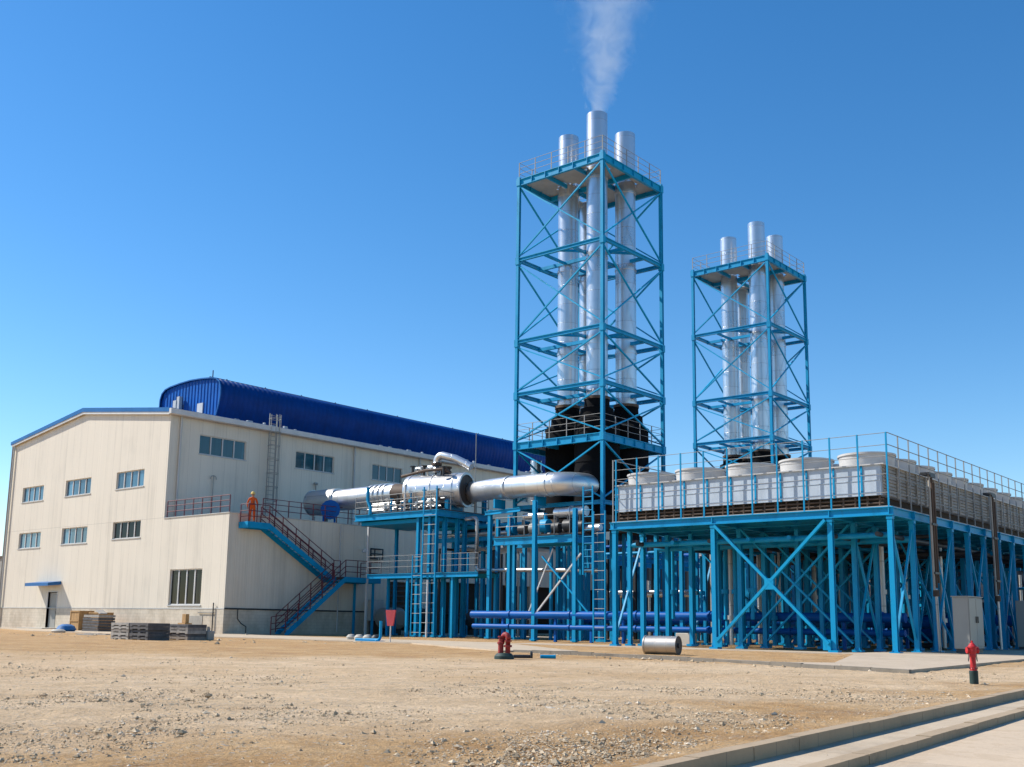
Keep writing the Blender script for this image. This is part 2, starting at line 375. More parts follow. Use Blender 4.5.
# ------------------------------------------------------------------ ground, road
KP=Vector((7.23,4.20)); ks=Vector((math.cos(KA),math.sin(KA))); kt=Vector((-math.sin(KA),math.cos(KA)))
from mathutils import noise as mn
def st(s,t): v=KP+ks*s+kt*t; return v.x,v.y
def geo(lo,hi,s0,g):
    out=[lo];s=s0
    while out[-1]<hi: out.append(out[-1]+s); s=s*g
    return out
sv=[-2500,-900,-300,-120,-60,-30,-18]+geo(-12,3500,.13,1.009)[0:]
tv=[-2500,-600,-120,-40,-12,-6,.05,.055,.06]+geo(.13,3500,.07,1.022)
mb=MB(); vs=[]
for t in tv:
    for s in sv:
        x,y=st(s,t)
        if t<=.051: z=-.45
        else:
            R=math.hypot(x,y); fade=1/(1+(R/45)**2)
            z=fade*(.05*mn.noise((x*.35,y*.35,0))+.028*mn.noise((x*1.7,y*1.7,3))+.02*mn.noise((x*5.1,y*5.1,7))+.012*mn.noise((x*2.9+4,y*2.9,17)))-.014
            if t<1.2: z*=max(0.0,t/1.2)
            if t>30: z*=max(0,1-(t-30)/10)
            if t<.06: z=-.06
            elif t<.061: z=.015
            elif t<.6: z+=(.6-t)*.06*(.6+mn.noise((s*.9,2.2,0)))
        vs.append((x,y,z))
W=len(sv)
mb.add(vs,[(j*W+i,j*W+i+1,(j+1)*W+i+1,(j+1)*W+i) for j in range(len(tv)-1) for i in range(W-1)],True)
struct('ground',mb,'sand')
def strip(s0,s1,t0,t1,z0,z1):
    a=st(s0,t0);b=st(s1,t0);c=st(s1,t1);d=st(s0,t1)
    return [(*a,z0),(*b,z0),(*c,z0),(*d,z0)],(0,0,z1-z0)
def stripbox(name,mat,s0,s1,t0,t1,z0,z1,seg=1.0,jit=.004):
    m=MB(); s=s0; k=0
    while s<s1:
        e=min(s+seg-.004,s1); dz=random.uniform(-jit,jit); dt=random.uniform(-jit,jit)
        m.prism(*strip(s,e,t0+dt,t1+dt,z0,z1+dz)); s+=seg
    return struct(name,m,mat)
stripbox('kerb','kerb_stone',-8,60,-.0,.14,-.4,.03)
stripbox('walkway','walk_concrete',-8,60,-.46,-.004,-.4,-.09,2.4,.002)
stripbox('kerb','kerb_stone',-8,60,-.62,-.464,-.4,-.07)
m=MB()
a=st(-300,-400);b_=st(2500,-400);c=st(2500,-.624);d=st(-300,-.624)
m.poly([(*a,-.155),(*b_,-.155),(*c,-.155),(*d,-.155)]); struct('road',m,'road_concrete')
# concrete apron under and in front of the cooling platform
def slab(name,pts,z0,z1,mat='apron_concrete'):
    m=MB(); m.prism([(x,y,z0) for x,y in pts],(0,0,z1-z0)); return struct(name,m,mat)
slab('apron',[(25.1,9.1),(41.0,10.35),(85,14.2),(85,16.5),(40.2,16.5),(28.4,12.3),(27.2,13.3),(28.2,16.3),(29.2,19.6),(29.9,24.2),(29.3,24.3),(28.6,19.6),(27.6,16.3),(26.55,13.2)],-.2,.06)
slab('apron',[(40.3,16.55),(42.5,16.55),(42.5,34),(40.3,34)],-.2,.018)
slab('apron',[(28.8,24.5),(31.2,23.0),(40.0,34),(40.2,45),(41.1,56.5),(56,56.5),(58,44),(62,44),(62,58.4),(41.1,58.45),(40.2,58.4),(40.2,90),(34.4,69.8),(33.6,57),(34.6,44),(34.8,35)],-.2,.045,'walk_concrete')
kb=[(25.02,9.0),(26.55,13.2),(27.6,16.3),(28.6,19.6),(29.3,24.3)]
for (xa,ya),(xb,yb) in zip(kb,kb[1:]):
    L=math.hypot(xb-xa,yb-ya); nx,ny=(yb-ya)/L,-(xb-xa)/L; k=max(1,round(L))
    for i in range(k):
        f0,f1=i/k+.0015,(i+1)/k-.0015; j=random.uniform(-.012,.012)
        pa=(xa+(xb-xa)*f0,ya+(yb-ya)*f0);pb=(xa+(xb-xa)*f1,ya+(yb-ya)*f1)
        m=MB().prism([(pa[0]-.16,pa[1],-.2),(pb[0]-.16,pb[1],-.2),(pb[0],pb[1],-.2),(pa[0],pa[1],-.2)],(0,0,.285+j)); o=struct('kerb',m,'kerb_dark')
# ------------------------------------------------------------------ workshop building
X0=41.2; XE=100.; YA=58.5; YB=66.1; YC=89.7; ZA=7.8; ZE=15.1
bl=thing('workshop_building','long cream workshop with blue gable trim, low side annex and blue barrel monitor on roof','building',(X0,74,0))
def wallgrid(m,axis,c,u0,u1,z0,z1,holes,depth,sgn):
    # wall in the plane axis=c, facing -axis; holes (u0,u1,z0,z1) get reveals
    us=sorted({u0,u1,*[h[0] for h in holes],*[h[1] for h in holes]}); zs=sorted({z0,z1,*[h[2] for h in holes],*[h[3] for h in holes]})
    P=(lambda u,z,d:(c+d,u,z)) if axis=='X' else (lambda u,z,d:(u,c+d,z))
    for a,b2 in zip(us,us[1:]):
        for e,f in zip(zs,zs[1:]):
            mu,mz=(a+b2)/2,(e+f)/2
            if any(h[0]<mu<h[1] and h[2]<mz<h[3] for h in holes): continue
            m.poly([P(a,e,0),P(b2,e,0),P(b2,f,0),P(a,f,0)])
    for h in holes:
        a,b2,e,f=h
        for q in ([(a,e),(b2,e)],[(b2,e),(b2,f)],[(b2,f),(a,f)],[(a,f),(a,e)]):
            m.poly([P(*q[0],0),P(*q[1],0),P(*q[1],depth),P(*q[0],depth)])
GW=[(69.05,72.8,10.3,11.55),(76.45,80.3,10.25,11.5),(83.85,87.4,10.2,11.42),(69.05,72.8,6.62,7.85),(76.45,80.3,6.5,7.75),(83.7,87.35,6.4,7.65)]
TALL=(61.15,64.92,1.86,4.25); DOOR=(80.2,81.6,.12,2.85)
m=MB(); wallgrid(m,'X',X0,YA,YB,1.62,ZA,[TALL],.22,1)
wallgrid(m,'X',X0,YB,YC,1.62,ZE,GW+[(DOOR[0],DOOR[1],1.62,DOOR[3])],.22,1)
m.poly([(X0,YB,ZE),(X0,YC,ZE),(X0,YC,15.2),(X0,78.1,16.7),(X0,YB,15.3)])
m.poly([(XE,YB,0),(XE,YC,0),(XE,YC,15.2),(XE,78.1,16.7),(XE,YB,15.3)]); m.poly([(XE,YA,0),(XE,YB,0),(XE,YB,ZA),(XE,YA,ZA)])
m.poly([(X0,YC,0),(XE,YC,0),(XE,YC,15.2),(X0,YC,15.2)])
obj('gable_wall',m,'cream_wall_y',bl)
SW=[(43.66,47.7,12.7,14.1),(52.4,56.3,12.7,14.05),(60.5,64.0,12.7,14.0),(69,72.8,12.7,14.0),(77.5,81.3,12.7,14.0)]
m=MB(); wallgrid(m,'Y',YB,X0,XE,ZA,15.3,SW,.2,1); obj('upper_side_wall',m,'cream_wall_x',bl)
AH=[(55.6,58.5,.3,3.9),(60,66,.1,4.1),(66.4,72.5,.1,4.1),(72.9,79,.1,4.1),(79.4,86,.1,4.1),(86.4,93,.1,4.1)]
m=MB(); wallgrid(m,'Y',YA,X0,XE,1.62,ZA,[(a,b2,1.62,d) for a,b2,c,d in AH],.5,1)
obj('annex_side_wall',m,'cream_wall_x',bl)
m=MB(); wallgrid(m,'X',X0-.03,YA-.03,YC+.03,0,1.6,[(DOOR[0],DOOR[1],DOOR[2],1.6)],.25,1)
m.poly([(X0-.03,YA-.03,1.6),(X0-.03,YC+.03,1.6),(X0,YC,1.6),(X0,YA,1.6)])
obj('plinth',m,'plinth_y',bl)
m=MB(); wallgrid(m,'Y',YA-.03,X0-.03,XE,0,1.6,[(a,b2,c,1.6) for a,b2,c,d in AH],.5,1)
m.poly([(X0-.03,YA-.03,1.6),(XE,YA-.03,1.6),(XE,YA,1.6),(X0,YA,1.6)])
obj('plinth',m,'plinth_x',bl)
m=MB().bar((X0-.035,YA-.04,1.62),(X0-.035,YC,1.62),.03,.05); obj('plinth_flashing',m,'grey_trim',bl)
m=MB(); m.bar((X0,YA-.05,1.63),(54,YA-.05,1.63),.05,.10); obj('wall_cable',m,'dark_metal',bl)
# annex roof and coping
m=MB().box((X0+.1,YA+.1,ZA-.25),(XE,YB,ZA-.05)); obj('annex_roof',m,'roof_grey',bl)
m=MB().box((X0-.05,YA-.05,ZA),(XE,YA+.18,ZA+.05)).box((X0-.05,YA+.18,ZA),(X0+.16,YB-.002,ZA+.05)); obj('coping',m,'grey_trim',bl)
# roof
rf=MB(); O=.28
sec=[(YB-.35,15.30),(78.1,16.72),(YC+.08,15.20),(YC+.08,15.46),(78.1,17.04),(YB-.35,15.6)]
rf.prism([(X0-O,y,z) for y,z in sec],(XE-X0+.6,0,0)); roof=obj('roof',rf,'roof_blue_trim',bl)
tr=MB(); 
for (ya,za),(yb,zb) in (((YB-.1,15.14),(78.1,16.54)),((78.1,16.54),(YC-.02,15.05))):
    tr.prism([(X0-.24,ya,za-.0),(X0-.24,yb,zb-.0),(X0-.24,yb,zb+.2),(X0-.24,ya,za+.2)],(.14,0,0))
obj('roof_flashing',tr,'white_paint',roof)
gt=MB().prism([(X0-.4,YB-.62,15.16),(X0-.4,YB-.36,15.12),(X0-.4,YB-.36,15.52),(X0-.4,YB-.62,15.52)],(XE-X0+.5,0,0)); obj('gutter',gt,'white_paint',roof)
for k in range(46):   # loose bits and walkway brackets along the eave, seen against the monitor
    x=47+k*1.1+random.uniform(-.3,.3); obj('eave_bracket',MB().box((x,66.3,15.6),(x+random.uniform(.1,.5),66.5,15.6+random.uniform(.06,.3))),'grey_trim',roof)
m=MB().tube((48.2,78.1,16.8),(48.2,78.1,17.6),.12,8); 
# barrel monitor
prof=[(3.5,16.4),(3.95,17.3),(4.32,18.3),(4.48,19.1),(4.46,19.75),(4.24,20.25),(3.75,20.58),(3.0,20.72),(1.6,20.84),(0,20.9)]
full=prof+[(-a,b2) for a,b2 in reversed(prof[:-1])]
MX0,MX1,MY=50.3,99.,77.9
m=MB(); n=len(full)
for i in range(n-1):
    (a,z0),(c2,z1)=full[i],full[i+1]
    m.add([(MX0-.12,MY-a,z0),(MX1,MY-a,z0),(MX1,MY-c2,z1),(MX0-.12,MY-c2,z1)],[(0,1,2,3)],False)
    k=.985
    m.add([(MX0-.12,MY-a*k,z0-.05),(MX0-.12,MY-a,z0),(MX0-.12,MY-c2,z1),(MX0-.12,MY-c2*k,z1-.05)],[(0,1,2,3)])
mo=obj('roof_monitor',m,'monitor_skin',bl)
for p in mo.data.polygons: p.use_smooth=(p.area>.5)
import bmesh
bm=bmesh.new(); bm.from_mesh(mo.data); bmesh.ops.remove_doubles(bm,verts=bm.verts,dist=.001); bm.to_mesh(mo.data); bm.free()
for xx in (MX0,MX1-.02): obj('end_wall',MB().poly([(xx,MY-a*.99,z-.03) for a,z in full]),'monitor_end',mo)
m=MB()
for (a,z0),(c2,z1) in zip(full,full[1:]): m.bar((MX0-.14,MY-a,z0),(MX0-.14,MY-c2,z1),.1,.1)
obj('end_trim',m,'roof_blue_trim',mo)
m=MB().box((MX0-.08,75.95,17.2),(MX0-.005,76.75,18.75)); obj('monitor_door',m,'white_paint',mo)
m=MB().box((MX0-.5,79.3,17.2),(MX0-.15,79.75,19.3)).box((MX0-.45,78.9,18.3),(MX0-.16,79.28,19.6)); obj('vent_box',m,'grey_trim',mo)
m=MB().tube((MX0,75.3,20.86),(MX1,75.3,20.86),.07,6)
for x in range(52,99,4): m.tube((x,75.3,20.8),(x,75.3,21.0),.05,5)
m.tube((50.6,75.3,20.85),(50.6,75.3,21.5),.045,6); m.tube((50.5,80.3,20.6),(50.5,80.3,21.0),.05,6)
obj('ridge_cable',m,'dark_metal',mo)
# windows
def window(h,axis,c,glass,nm,fw=.055,bars=4,sill=True):
    a,b2,e,f=h; P=(lambda u,z,d:(c+d,u,z)) if axis=='X' else (lambda u,z,d:(u,c+d,z))
    fr=MB()
    def bx(u0,u1,z0,z1,d0,d1):
        p=P(u0,z0,d0);q=P(u1,z1,d1); fr.box(tuple(min(p[i],q[i]) for i in range(3)),tuple(max(p[i],q[i]) for i in range(3)))
    bx(a+.003,a+fw,e+.003,f-.003,.10,.17); bx(b2-fw,b2-.003,e+.003,f-.003,.10,.17); bx(a+fw,b2-fw,e+.003,e+fw,.10,.17); bx(a+fw,b2-fw,f-fw,f-.003,.10,.17)
    for k in range(1,bars):
        u=a+(b2-a)*k/bars; bx(u-fw*.75,u+fw*.75,e+fw,f-fw,.09,.16)
    w=obj('window',fr,'white_paint',bl)
    g=MB(); g.poly([P(a,e,.15),P(b2,e,.15),P(b2,f,.15),P(a,f,.15)]); obj('pane',g,glass,w)
    if sill:
        q=MB(); p0=P(a-.08,e-.07,-.05);p1=P(b2+.08,e-.002,.08); q.box(tuple(min(p0[i],p1[i]) for i in range(3)),tuple(max(p0[i],p1[i]) for i in range(3))); obj('sill',q,'grey_trim',w)
    return w
for i,h in enumerate(GW): window(h,'X',X0,'glass_dark' if i==3 else 'glass_sky','w')
window(TALL,'X',X0,'glass_dark','w',.07)
for h in SW: window(h,'Y',YB,'glass_teal','w')
# gable door
d=MB().box((X0+.12,DOOR[0]+.05,DOOR[2]),(X0+.17,DOOR[1]-.05,DOOR[3]-.05)); dr=obj('door',d,'cabinet_grey',bl); dr['label']='grey steel door in the gable under the blue canopy'
obj('door_frame',MB().box((X0-.03,DOOR[0]-.06,DOOR[2]),(X0+.18,DOOR[0],DOOR[3]+.06)).box((X0-.03,DOOR[1],DOOR[2]),(X0+.18,DOOR[1]+.06,DOOR[3]+.06)).box((X0-.03,DOOR[0],DOOR[3]),(X0+.18,DOOR[1],DOOR[3]+.06)),'white_paint',dr)
obj('handle',MB().box((X0+.06,DOOR[0]+.15,1.2),(X0+.12,DOOR[0]+.25,1.35)),'dark_metal',dr)
obj('door_panel',MB().box((X0+.10,DOOR[0]+.2,1.55),(X0+.12,DOOR[1]-.2,2.6)),'cabinet_grey',dr)
obj('canopy',MB().prism([(X0-.01,79.75,3.66),(X0-1.05,79.75,3.52),(X0-1.05,79.75,3.28),(X0-.01,79.75,3.40)],(0,3.7,0)),'roof_blue_trim',bl)
m=MB().box((X0-1.5,79.2,0),(X0-.04,83.2,.11)); obj('door_step',m,'concrete',bl)
# annex foot: louvres, and panels whose colour holds the shade of open bays
m=MB().box((AH[0][0],YA+.3,AH[0][2]),(AH[0][1],YA+.4,AH[0][3]))
for k in range(9): m.prism([(AH[0][0]+.02,YA+.05,.5+k*.38),(AH[0][0]+.02,YA+.28,.68+k*.38),(AH[0][0]+.02,YA+.28,.72+k*.38),(AH[0][0]+.02,YA+.05,.54+k*.38)],(2.86,0,0))
obj('louvre',m,'shutter_brown',bl)
for a,b2,c,dz in AH[1:]:
    m=MB().box((a,YA+.42,c),(b2,YA+.46,dz))
    obj('dark_opening',m,'dark_gap',bl)
# patched wall panel, downpipes, gable pipe
obj('wall_hatch',MB().box((X0-.06,60.75,.25),(X0-.031,62.6,1.15)),'concrete_dark',bl)
def downpipe(pts,r=.06,mat='grey_trim'):
    m=MB().path(pts,r,8)
    return obj('downpipe',m,mat,bl)
downpipe([(X0-.12,YC-.35,15.1),(X0-.12,YC-.35,.2)],.07)
downpipe([(X0-.05,YC+.08,15.1),(X0-.05,YC+.08,.2)],.07,'cabinet_grey')
downpipe([(42.0,YB-.12,15.2),(42.0,YB-.12,ZA)],.07)
downpipe([(58.4,YB-.12,15.2),(58.4,YB-.12,ZA)],.07)
downpipe([(50.6,YA-.12,7.7),(50.6,YA-.12,.2)],.05)
downpipe([(66,YB-.12,15.2),(66,YB-.12,ZA)],.07)
downpipe([(X0-.12,59.5,2.0),(X0-.12,59.5,.1)],.04,'dark_metal')
m=MB().tube((X0-.1,59.4,1.35),(X0-.1,61.2,1.35),.03,6); obj('wall_pipe',m,'dark_metal',bl)
m=MB().tube((44.9,YB-.15,ZA),(44.9,YB-.15,11.2),.03,8).path([(44.65,YB-.15,10.95),(44.7,YB-.15,11.15),(44.9,YB-.15,11.22),(45.1,YB-.15,11.15),(45.15,YB-.15,10.95)],.03,8); obj('vent_pipe',m,'cabinet_grey',bl)
m=MB().tube((54.4,YB-.15,ZA),(54.4,YB-.15,11.6),.05,8).tube((54.25,YB-.15,11.65),(54.55,YB-.15,11.65),.1,8); obj('vent_pipe',m,'cabinet_grey',bl)
m=MB().path([(42.2,YA-.1,1.6),(42.2,YA-.1,1.0),(42.5,YA-.1,.7),(42.9,YA-.1,.5),(42.9,YA-.1,.1)],.03,6); obj('wall_cable',m,'dark_metal',bl)
m=MB().path([(53.5,YA-.2,5.5),(53.5,YA-.2,6.2),(54.7,YA-.2,6.2),(54.7,YA-.2,5.5),(53.5,YA-.2,5.5)],.07,6).tube((53.9,YA-.2,5.5),(53.9,YA-.2,6.2),.05,6).tube((53.5,YA-.2,5.85),(54.7,YA-.2,5.85),.05,6)
single('wall_pipe_loop',m,'dark_metal','black pipe loop fixed high on the annex wall left of the lower walkway','pipe',(54.1,YA-.2,5.5))
m=MB().tube((49.5,YA-.06,5.9),(49.5,YA-.4,5.95),.05,8).lathe([(0,0),(.16,.02),(.14,.2),(0,.24)],(49.5,YA-.45,5.85),12)
# wall lamp
single('wall_lamp',MB().lathe([(.0,-.02),(.17,0),(.12,.22),(0,.26)],(52.7,YA-.42,5.9),14).tube((52.7,YA-.01,6.1),(52.7,YA-.42,6.1),.03,6),'white_paint','small white lamp sticking out of the cream annex wall above the landing','lamp',(52.7,YA-.4,5.9))
# far small building at the left picture edge
fb=thing('distant_shed','brown shed far away beyond the left end of the workshop','building',(70,156,0))
m=MB().box((70,152.4,0),(80,170,9.0)); obj('wall',m,'louvre',fb); m=MB().box((69.8,152.2,9.0),(80.2,170.2,9.3)); obj('roof',m,'rusty_band',fb)
# ------------------------------------------------------------------ annex roof railing
rr=thing('guard_railing','dark red guard railing along the front edge of the annex roof, left of the worker','railing',(X0+.2,62,ZA+.05))
railing(rr,[(X0+.1,YB-.2,ZA+.05),(X0+.1,YA+.15,ZA+.05)],1.15,1.05,'rail_red','rail_red',.03,.035,(.36,.7))
rr=thing('guard_railing','long dark red guard railing along the annex roof edge behind the stair','railing',(48,YA+.1,ZA+.05))
railing(rr,[(43.9,YA+.1,ZA+.05),(53.6,YA+.1,ZA+.05)],1.15,1.1,'rail_red','rail_red',.025,.035,(.36,.7))
# ------------------------------------------------------------------ external stair
sr=thing('outside_stair','blue steel stair zigzagging up the annex wall with dark red handrails','staircase',(48,57.2,0))
YS0,YS1=57.45,58.42   # upper flight
YL0,YL1=56.2,57.2     # lower flight
TZ=7.25; MZ=3.95
m=MB().box((X0+.75,YS0,TZ-.06),(43.6,YS1,TZ)); obj('top_landing',m,'dark_metal',sr)
m=MB()
for y in (YS0,YS1-.04): m.box((X0+.75,y-.02,TZ-.42),(43.6,y+.02,TZ-.003))
m.box((X0+.71,YS0,TZ-.42),(X0+.75,YS1,TZ-.003)); obj('landing_frame',m,'steel_blue',sr)
def flight(p0,p1,y0,y1,nst):
    (xa,za),(xb,zb)=p0,p1
    for y in (y0,y1):
        m=MB().prism([(xa,y-.02,za+.02),(xb,y-.02,zb+.02),(xb,y-.02,zb-.38),(xa,y-.02,za-.38)],(0,.04,0)); obj('stringer',m,'steel_blue',sr)
    for k in range(1,nst):
        x=xa+(xb-xa)*k/nst; z=za+(zb-za)*k/nst
        obj('tread',MB().box((x-.14,y0+.02,z-.07),(x+.14,y1-.02,z-.03)),'steel_blue',sr)
    return
flight((43.6,TZ),(49.3,MZ),YS0,YS1-.02,17)
flight((44.35,.15),(49.3,MZ),YL0,YL1,17)
m=MB().box((49.3,YL0,MZ-.06),(52.6,YS1,MZ)); obj('middle_landing',m,'dark_metal',sr)
m=MB()
for y in (YL0,YS1-.04): m.box((49.3,y-.02,MZ-.36),(52.6,y+.02,MZ-.003))
m.box((52.6,YL0,MZ-.36),(52.64,YS1,MZ-.003)); obj('landing_frame',m,'steel_blue',sr)
for x,y in ((52.0,YL0+.1),(52.0,YS1-.2)): obj('support_post',MB().bar((x,y,0),(x,y,MZ-.36),.14,.14),'steel_blue',sr)
R_=1.15
railing(sr,[(X0+.75,YS1-.1,TZ),(X0+.75,YS0,TZ),(42.6,YS0,TZ),(43.6,YS0,TZ),(49.3,YS0,MZ),(49.9,YS0,MZ)],R_,1.2,'rail_red','rail_red',.028,.035,(.3,.62))
railing(sr,[(43.6,YS1-.06,TZ),(49.3,YS1-.06,MZ)],R_,1.3,'rail_red','rail_red',.028,.035,(.3,.62))
railing(sr,[(43.2,YL0,.0),(44.35,YL0,.15),(49.3,YL0,MZ),(52.6,YL0,MZ),(52.6,YS1-.1,MZ)],R_,1.25,'rail_red','rail_red',.028,.035,(.3,.62))
railing(sr,[(44.35,YL1,.15),(49.0,YL1,MZ-.2)],R_,1.3,'rail_red','rail_red',.028,.035,(.3,.62))
# ------------------------------------------------------------------ ladders
def ladder(name,label,p,ux,z0,z1,w,mat,cage=None,cagedir=None,rm=None,rung=.32,extra=None):
    """p base point, ux unit vector along the rungs"""
    t=thing(name,label,'ladder',(p[0],p[1],z0)); u=Vector((*ux,0))
    A=Vector((p[0],p[1],0))-u*w/2; B=Vector((p[0],p[1],0))+u*w/2
    for q in (A,B): obj('side_rail',MB().bar((q.x,q.y,z0),(q.x,q.y,z1),.07,.07),mat,t)
    k=0; z=z0+.25
    while z<z1-.05:
        obj('rung',MB().tube((A.x,A.y,z),(B.x,B.y,z),.022,6),rm or mat,t); z+=rung
    if cage:
        dv=Vector((*cagedir,0)); m=MB()
        zz=cage[0]
        C0=(A+B)/2
        def cp(a): return C0+u*(math.cos(a)*w*.62)+dv*(math.sin(a)*.75 if 0<a<PI else 0)
        while zz<=cage[1]+.01:
            q=[cp(PI*i/8) for i in range(9)]
            for a,b2 in zip(q,q[1:]): m.bar((a.x,a.y,zz),(b2.x,b2.y,zz),.02,.06)
            zz+=1.05
        for i in (1,2.6,4,5.4,7):
            a=cp(PI*i/8); m.bar((a.x,a.y,cage[0]),(a.x,a.y,cage[1]),.03,.03)
        obj('safety_cage',m,rm or mat,t)
    return t
ladder('caged_ladder','grey caged ladder up the shaded upper wall to the roof eave',(49.75,YB-.45),(1,0),ZA,16.5,.7,'cabinet_grey',(9.8,16.4),(0,-1))
# ------------------------------------------------------------------ worker
def person(loc,heading,H=1.80):
    V=[];E=[];R=[]
    def v(p,r): V.append(p);R.append(r);return len(V)-1
    def e(a,b2): E.append((a,b2))
    pel=v((0,0,.97),(.165,.125)); wa=v((0,.005,1.12),(.145,.11)); ch=v((0,.0,1.32),(.17,.125)); sh=v((0,-.0,1.45),(.12,.09)); nk=v((0,.01,1.53),(.06,.06)); hb=v((0,.02,1.60),(.075,.085)); hm=v((0,.03,1.68),(.078,.095)); ht=v((0,.02,1.77),(.06,.07))
    for a,b2 in ((pel,wa),(wa,ch),(ch,sh),(sh,nk),(nk,hb),(hb,hm),(hm,ht)): e(a,b2)
    for s in (-1,1):
        hip=v((s*.10,0,.90),(.105,.11)); kn=v((s*.125,.02,.50),(.078,.082)); an=v((s*.135,-.01,.11),(.062,.065)); fo=v((s*.14,.04,.045),(.05,.045)); to=v((s*.155,.17,.035),(.045,.032))
        for a,b2 in ((pel,hip),(hip,kn),(kn,an),(an,fo),(fo,to)): e(a,b2)
        s1=v((s*.19,0,1.43),(.078,.078)); el=v((s*.30,-.03,1.15),(.056,.056)); wr=v((s*.30,.09,.92),(.042,.042)); pa=v((s*.29,.115,.85),(.036,.025))
        for a,b2 in ((sh,s1),(s1,el),(el,wr),(wr,pa)): e(a,b2)
        for k,(dx,L) in enumerate(((-.026,.075),(-.009,.085),(.009,.08),(.026,.065))):
            f1=v((s*.29+dx*.6,.125+dx*.3,.805),(.011,.011)); f2=v((s*.285+dx*.7,.135,.805-L*.5),(.0095,.0095)); f3=v((s*.28+dx*.7,.125,.805-L),(.008,.008))
            e(pa,f1);e(f1,f2);e(f2,f3)
        t1=v((s*.255,.13,.85),(.012,.012)); t2=v((s*.24,.145,.80),(.009,.009)); e(pa,t1);e(t1,t2)
    me=bpy.data.meshes.new('worker_skel'); me.from_pydata(V,E,[]); o=bpy.data.objects.new('tmp',me); COL.objects.link(o)
    md=o.modifiers.new('s','SKIN'); sk=me.skin_vertices[0].data
    for i,r in enumerate(R): sk[i].radius=r
    sk[0].use_root=True
    ss=o.modifiers.new('u','SUBSURF'); ss.levels=2; ss.render_levels=2
    dg=bpy.context.evaluated_depsgraph_get(); me2=bpy.data.meshes.new_from_object(o.evaluated_get(dg)); bpy.data.objects.remove(o)
    for n_ in ('overall_orange','skin','boot_black'): me2.materials.append(MATS[n_])
    for p in me2.polygons:
        c=p.center; p.use_smooth=True
        p.material_index=1 if (c.z>1.525 or (c.z<.89 and abs(c.x)>.215)) else 2 if c.z<.09 else 0
    root=thing('person','worker in orange overalls and yellow hard hat standing on the top stair landing','person',loc)
    root.rotation_euler=(0,0,heading)
    b2=bpy.data.objects.new('body',me2); link(b2,root)
    def part(nm,mb_,mt):
        q=obj(nm,mb_,mt,None,(0,0,0)); q.parent=root; return q
    part('hard_hat',MB().lathe([(.0,.155),(.06,.145),(.105,.105),(.128,.045),(.132,0),(.165,-.012),(.162,-.022),(.12,-.01)],(0,.025,1.725),20).add([(-.1,.14,1.715),(.1,.14,1.715),(.07,.235,1.70),(-.07,.235,1.70)],[(0,1,2,3)]),'helmet_yellow')
    fc=MB()
    for s in (-1,1): fc.lathe([(0,.012),(.012,.006),(.014,0),(.008,-.01)],(s*.033,.118,1.675),8,'Y')
    part('eyes',fc,'boot_black')
    part('nose',MB().tube((0,.115,1.685),(0,.145,1.635),.012,8,.018),'skin')
    part('mouth',MB().bar((-.026,.112,1.598),(.026,.112,1.598),.012,.01),'sign_red')
    for s in (-1,1): part('ear',MB().lathe([(0,-.01),(.026,-.005),(.03,.005),(0,.012)],(s*.085,.02,1.66),10,'X'),'skin')
    part('belt',MB().lathe([(.168,-.02),(.178,-.018),(.178,.018),(.168,.02)],(0,.0,1.06),24),'rail_red')
    root.scale=(H/1.80,)*3
    return root
person((42.42,57.75,TZ),math.radians(150),1.92)
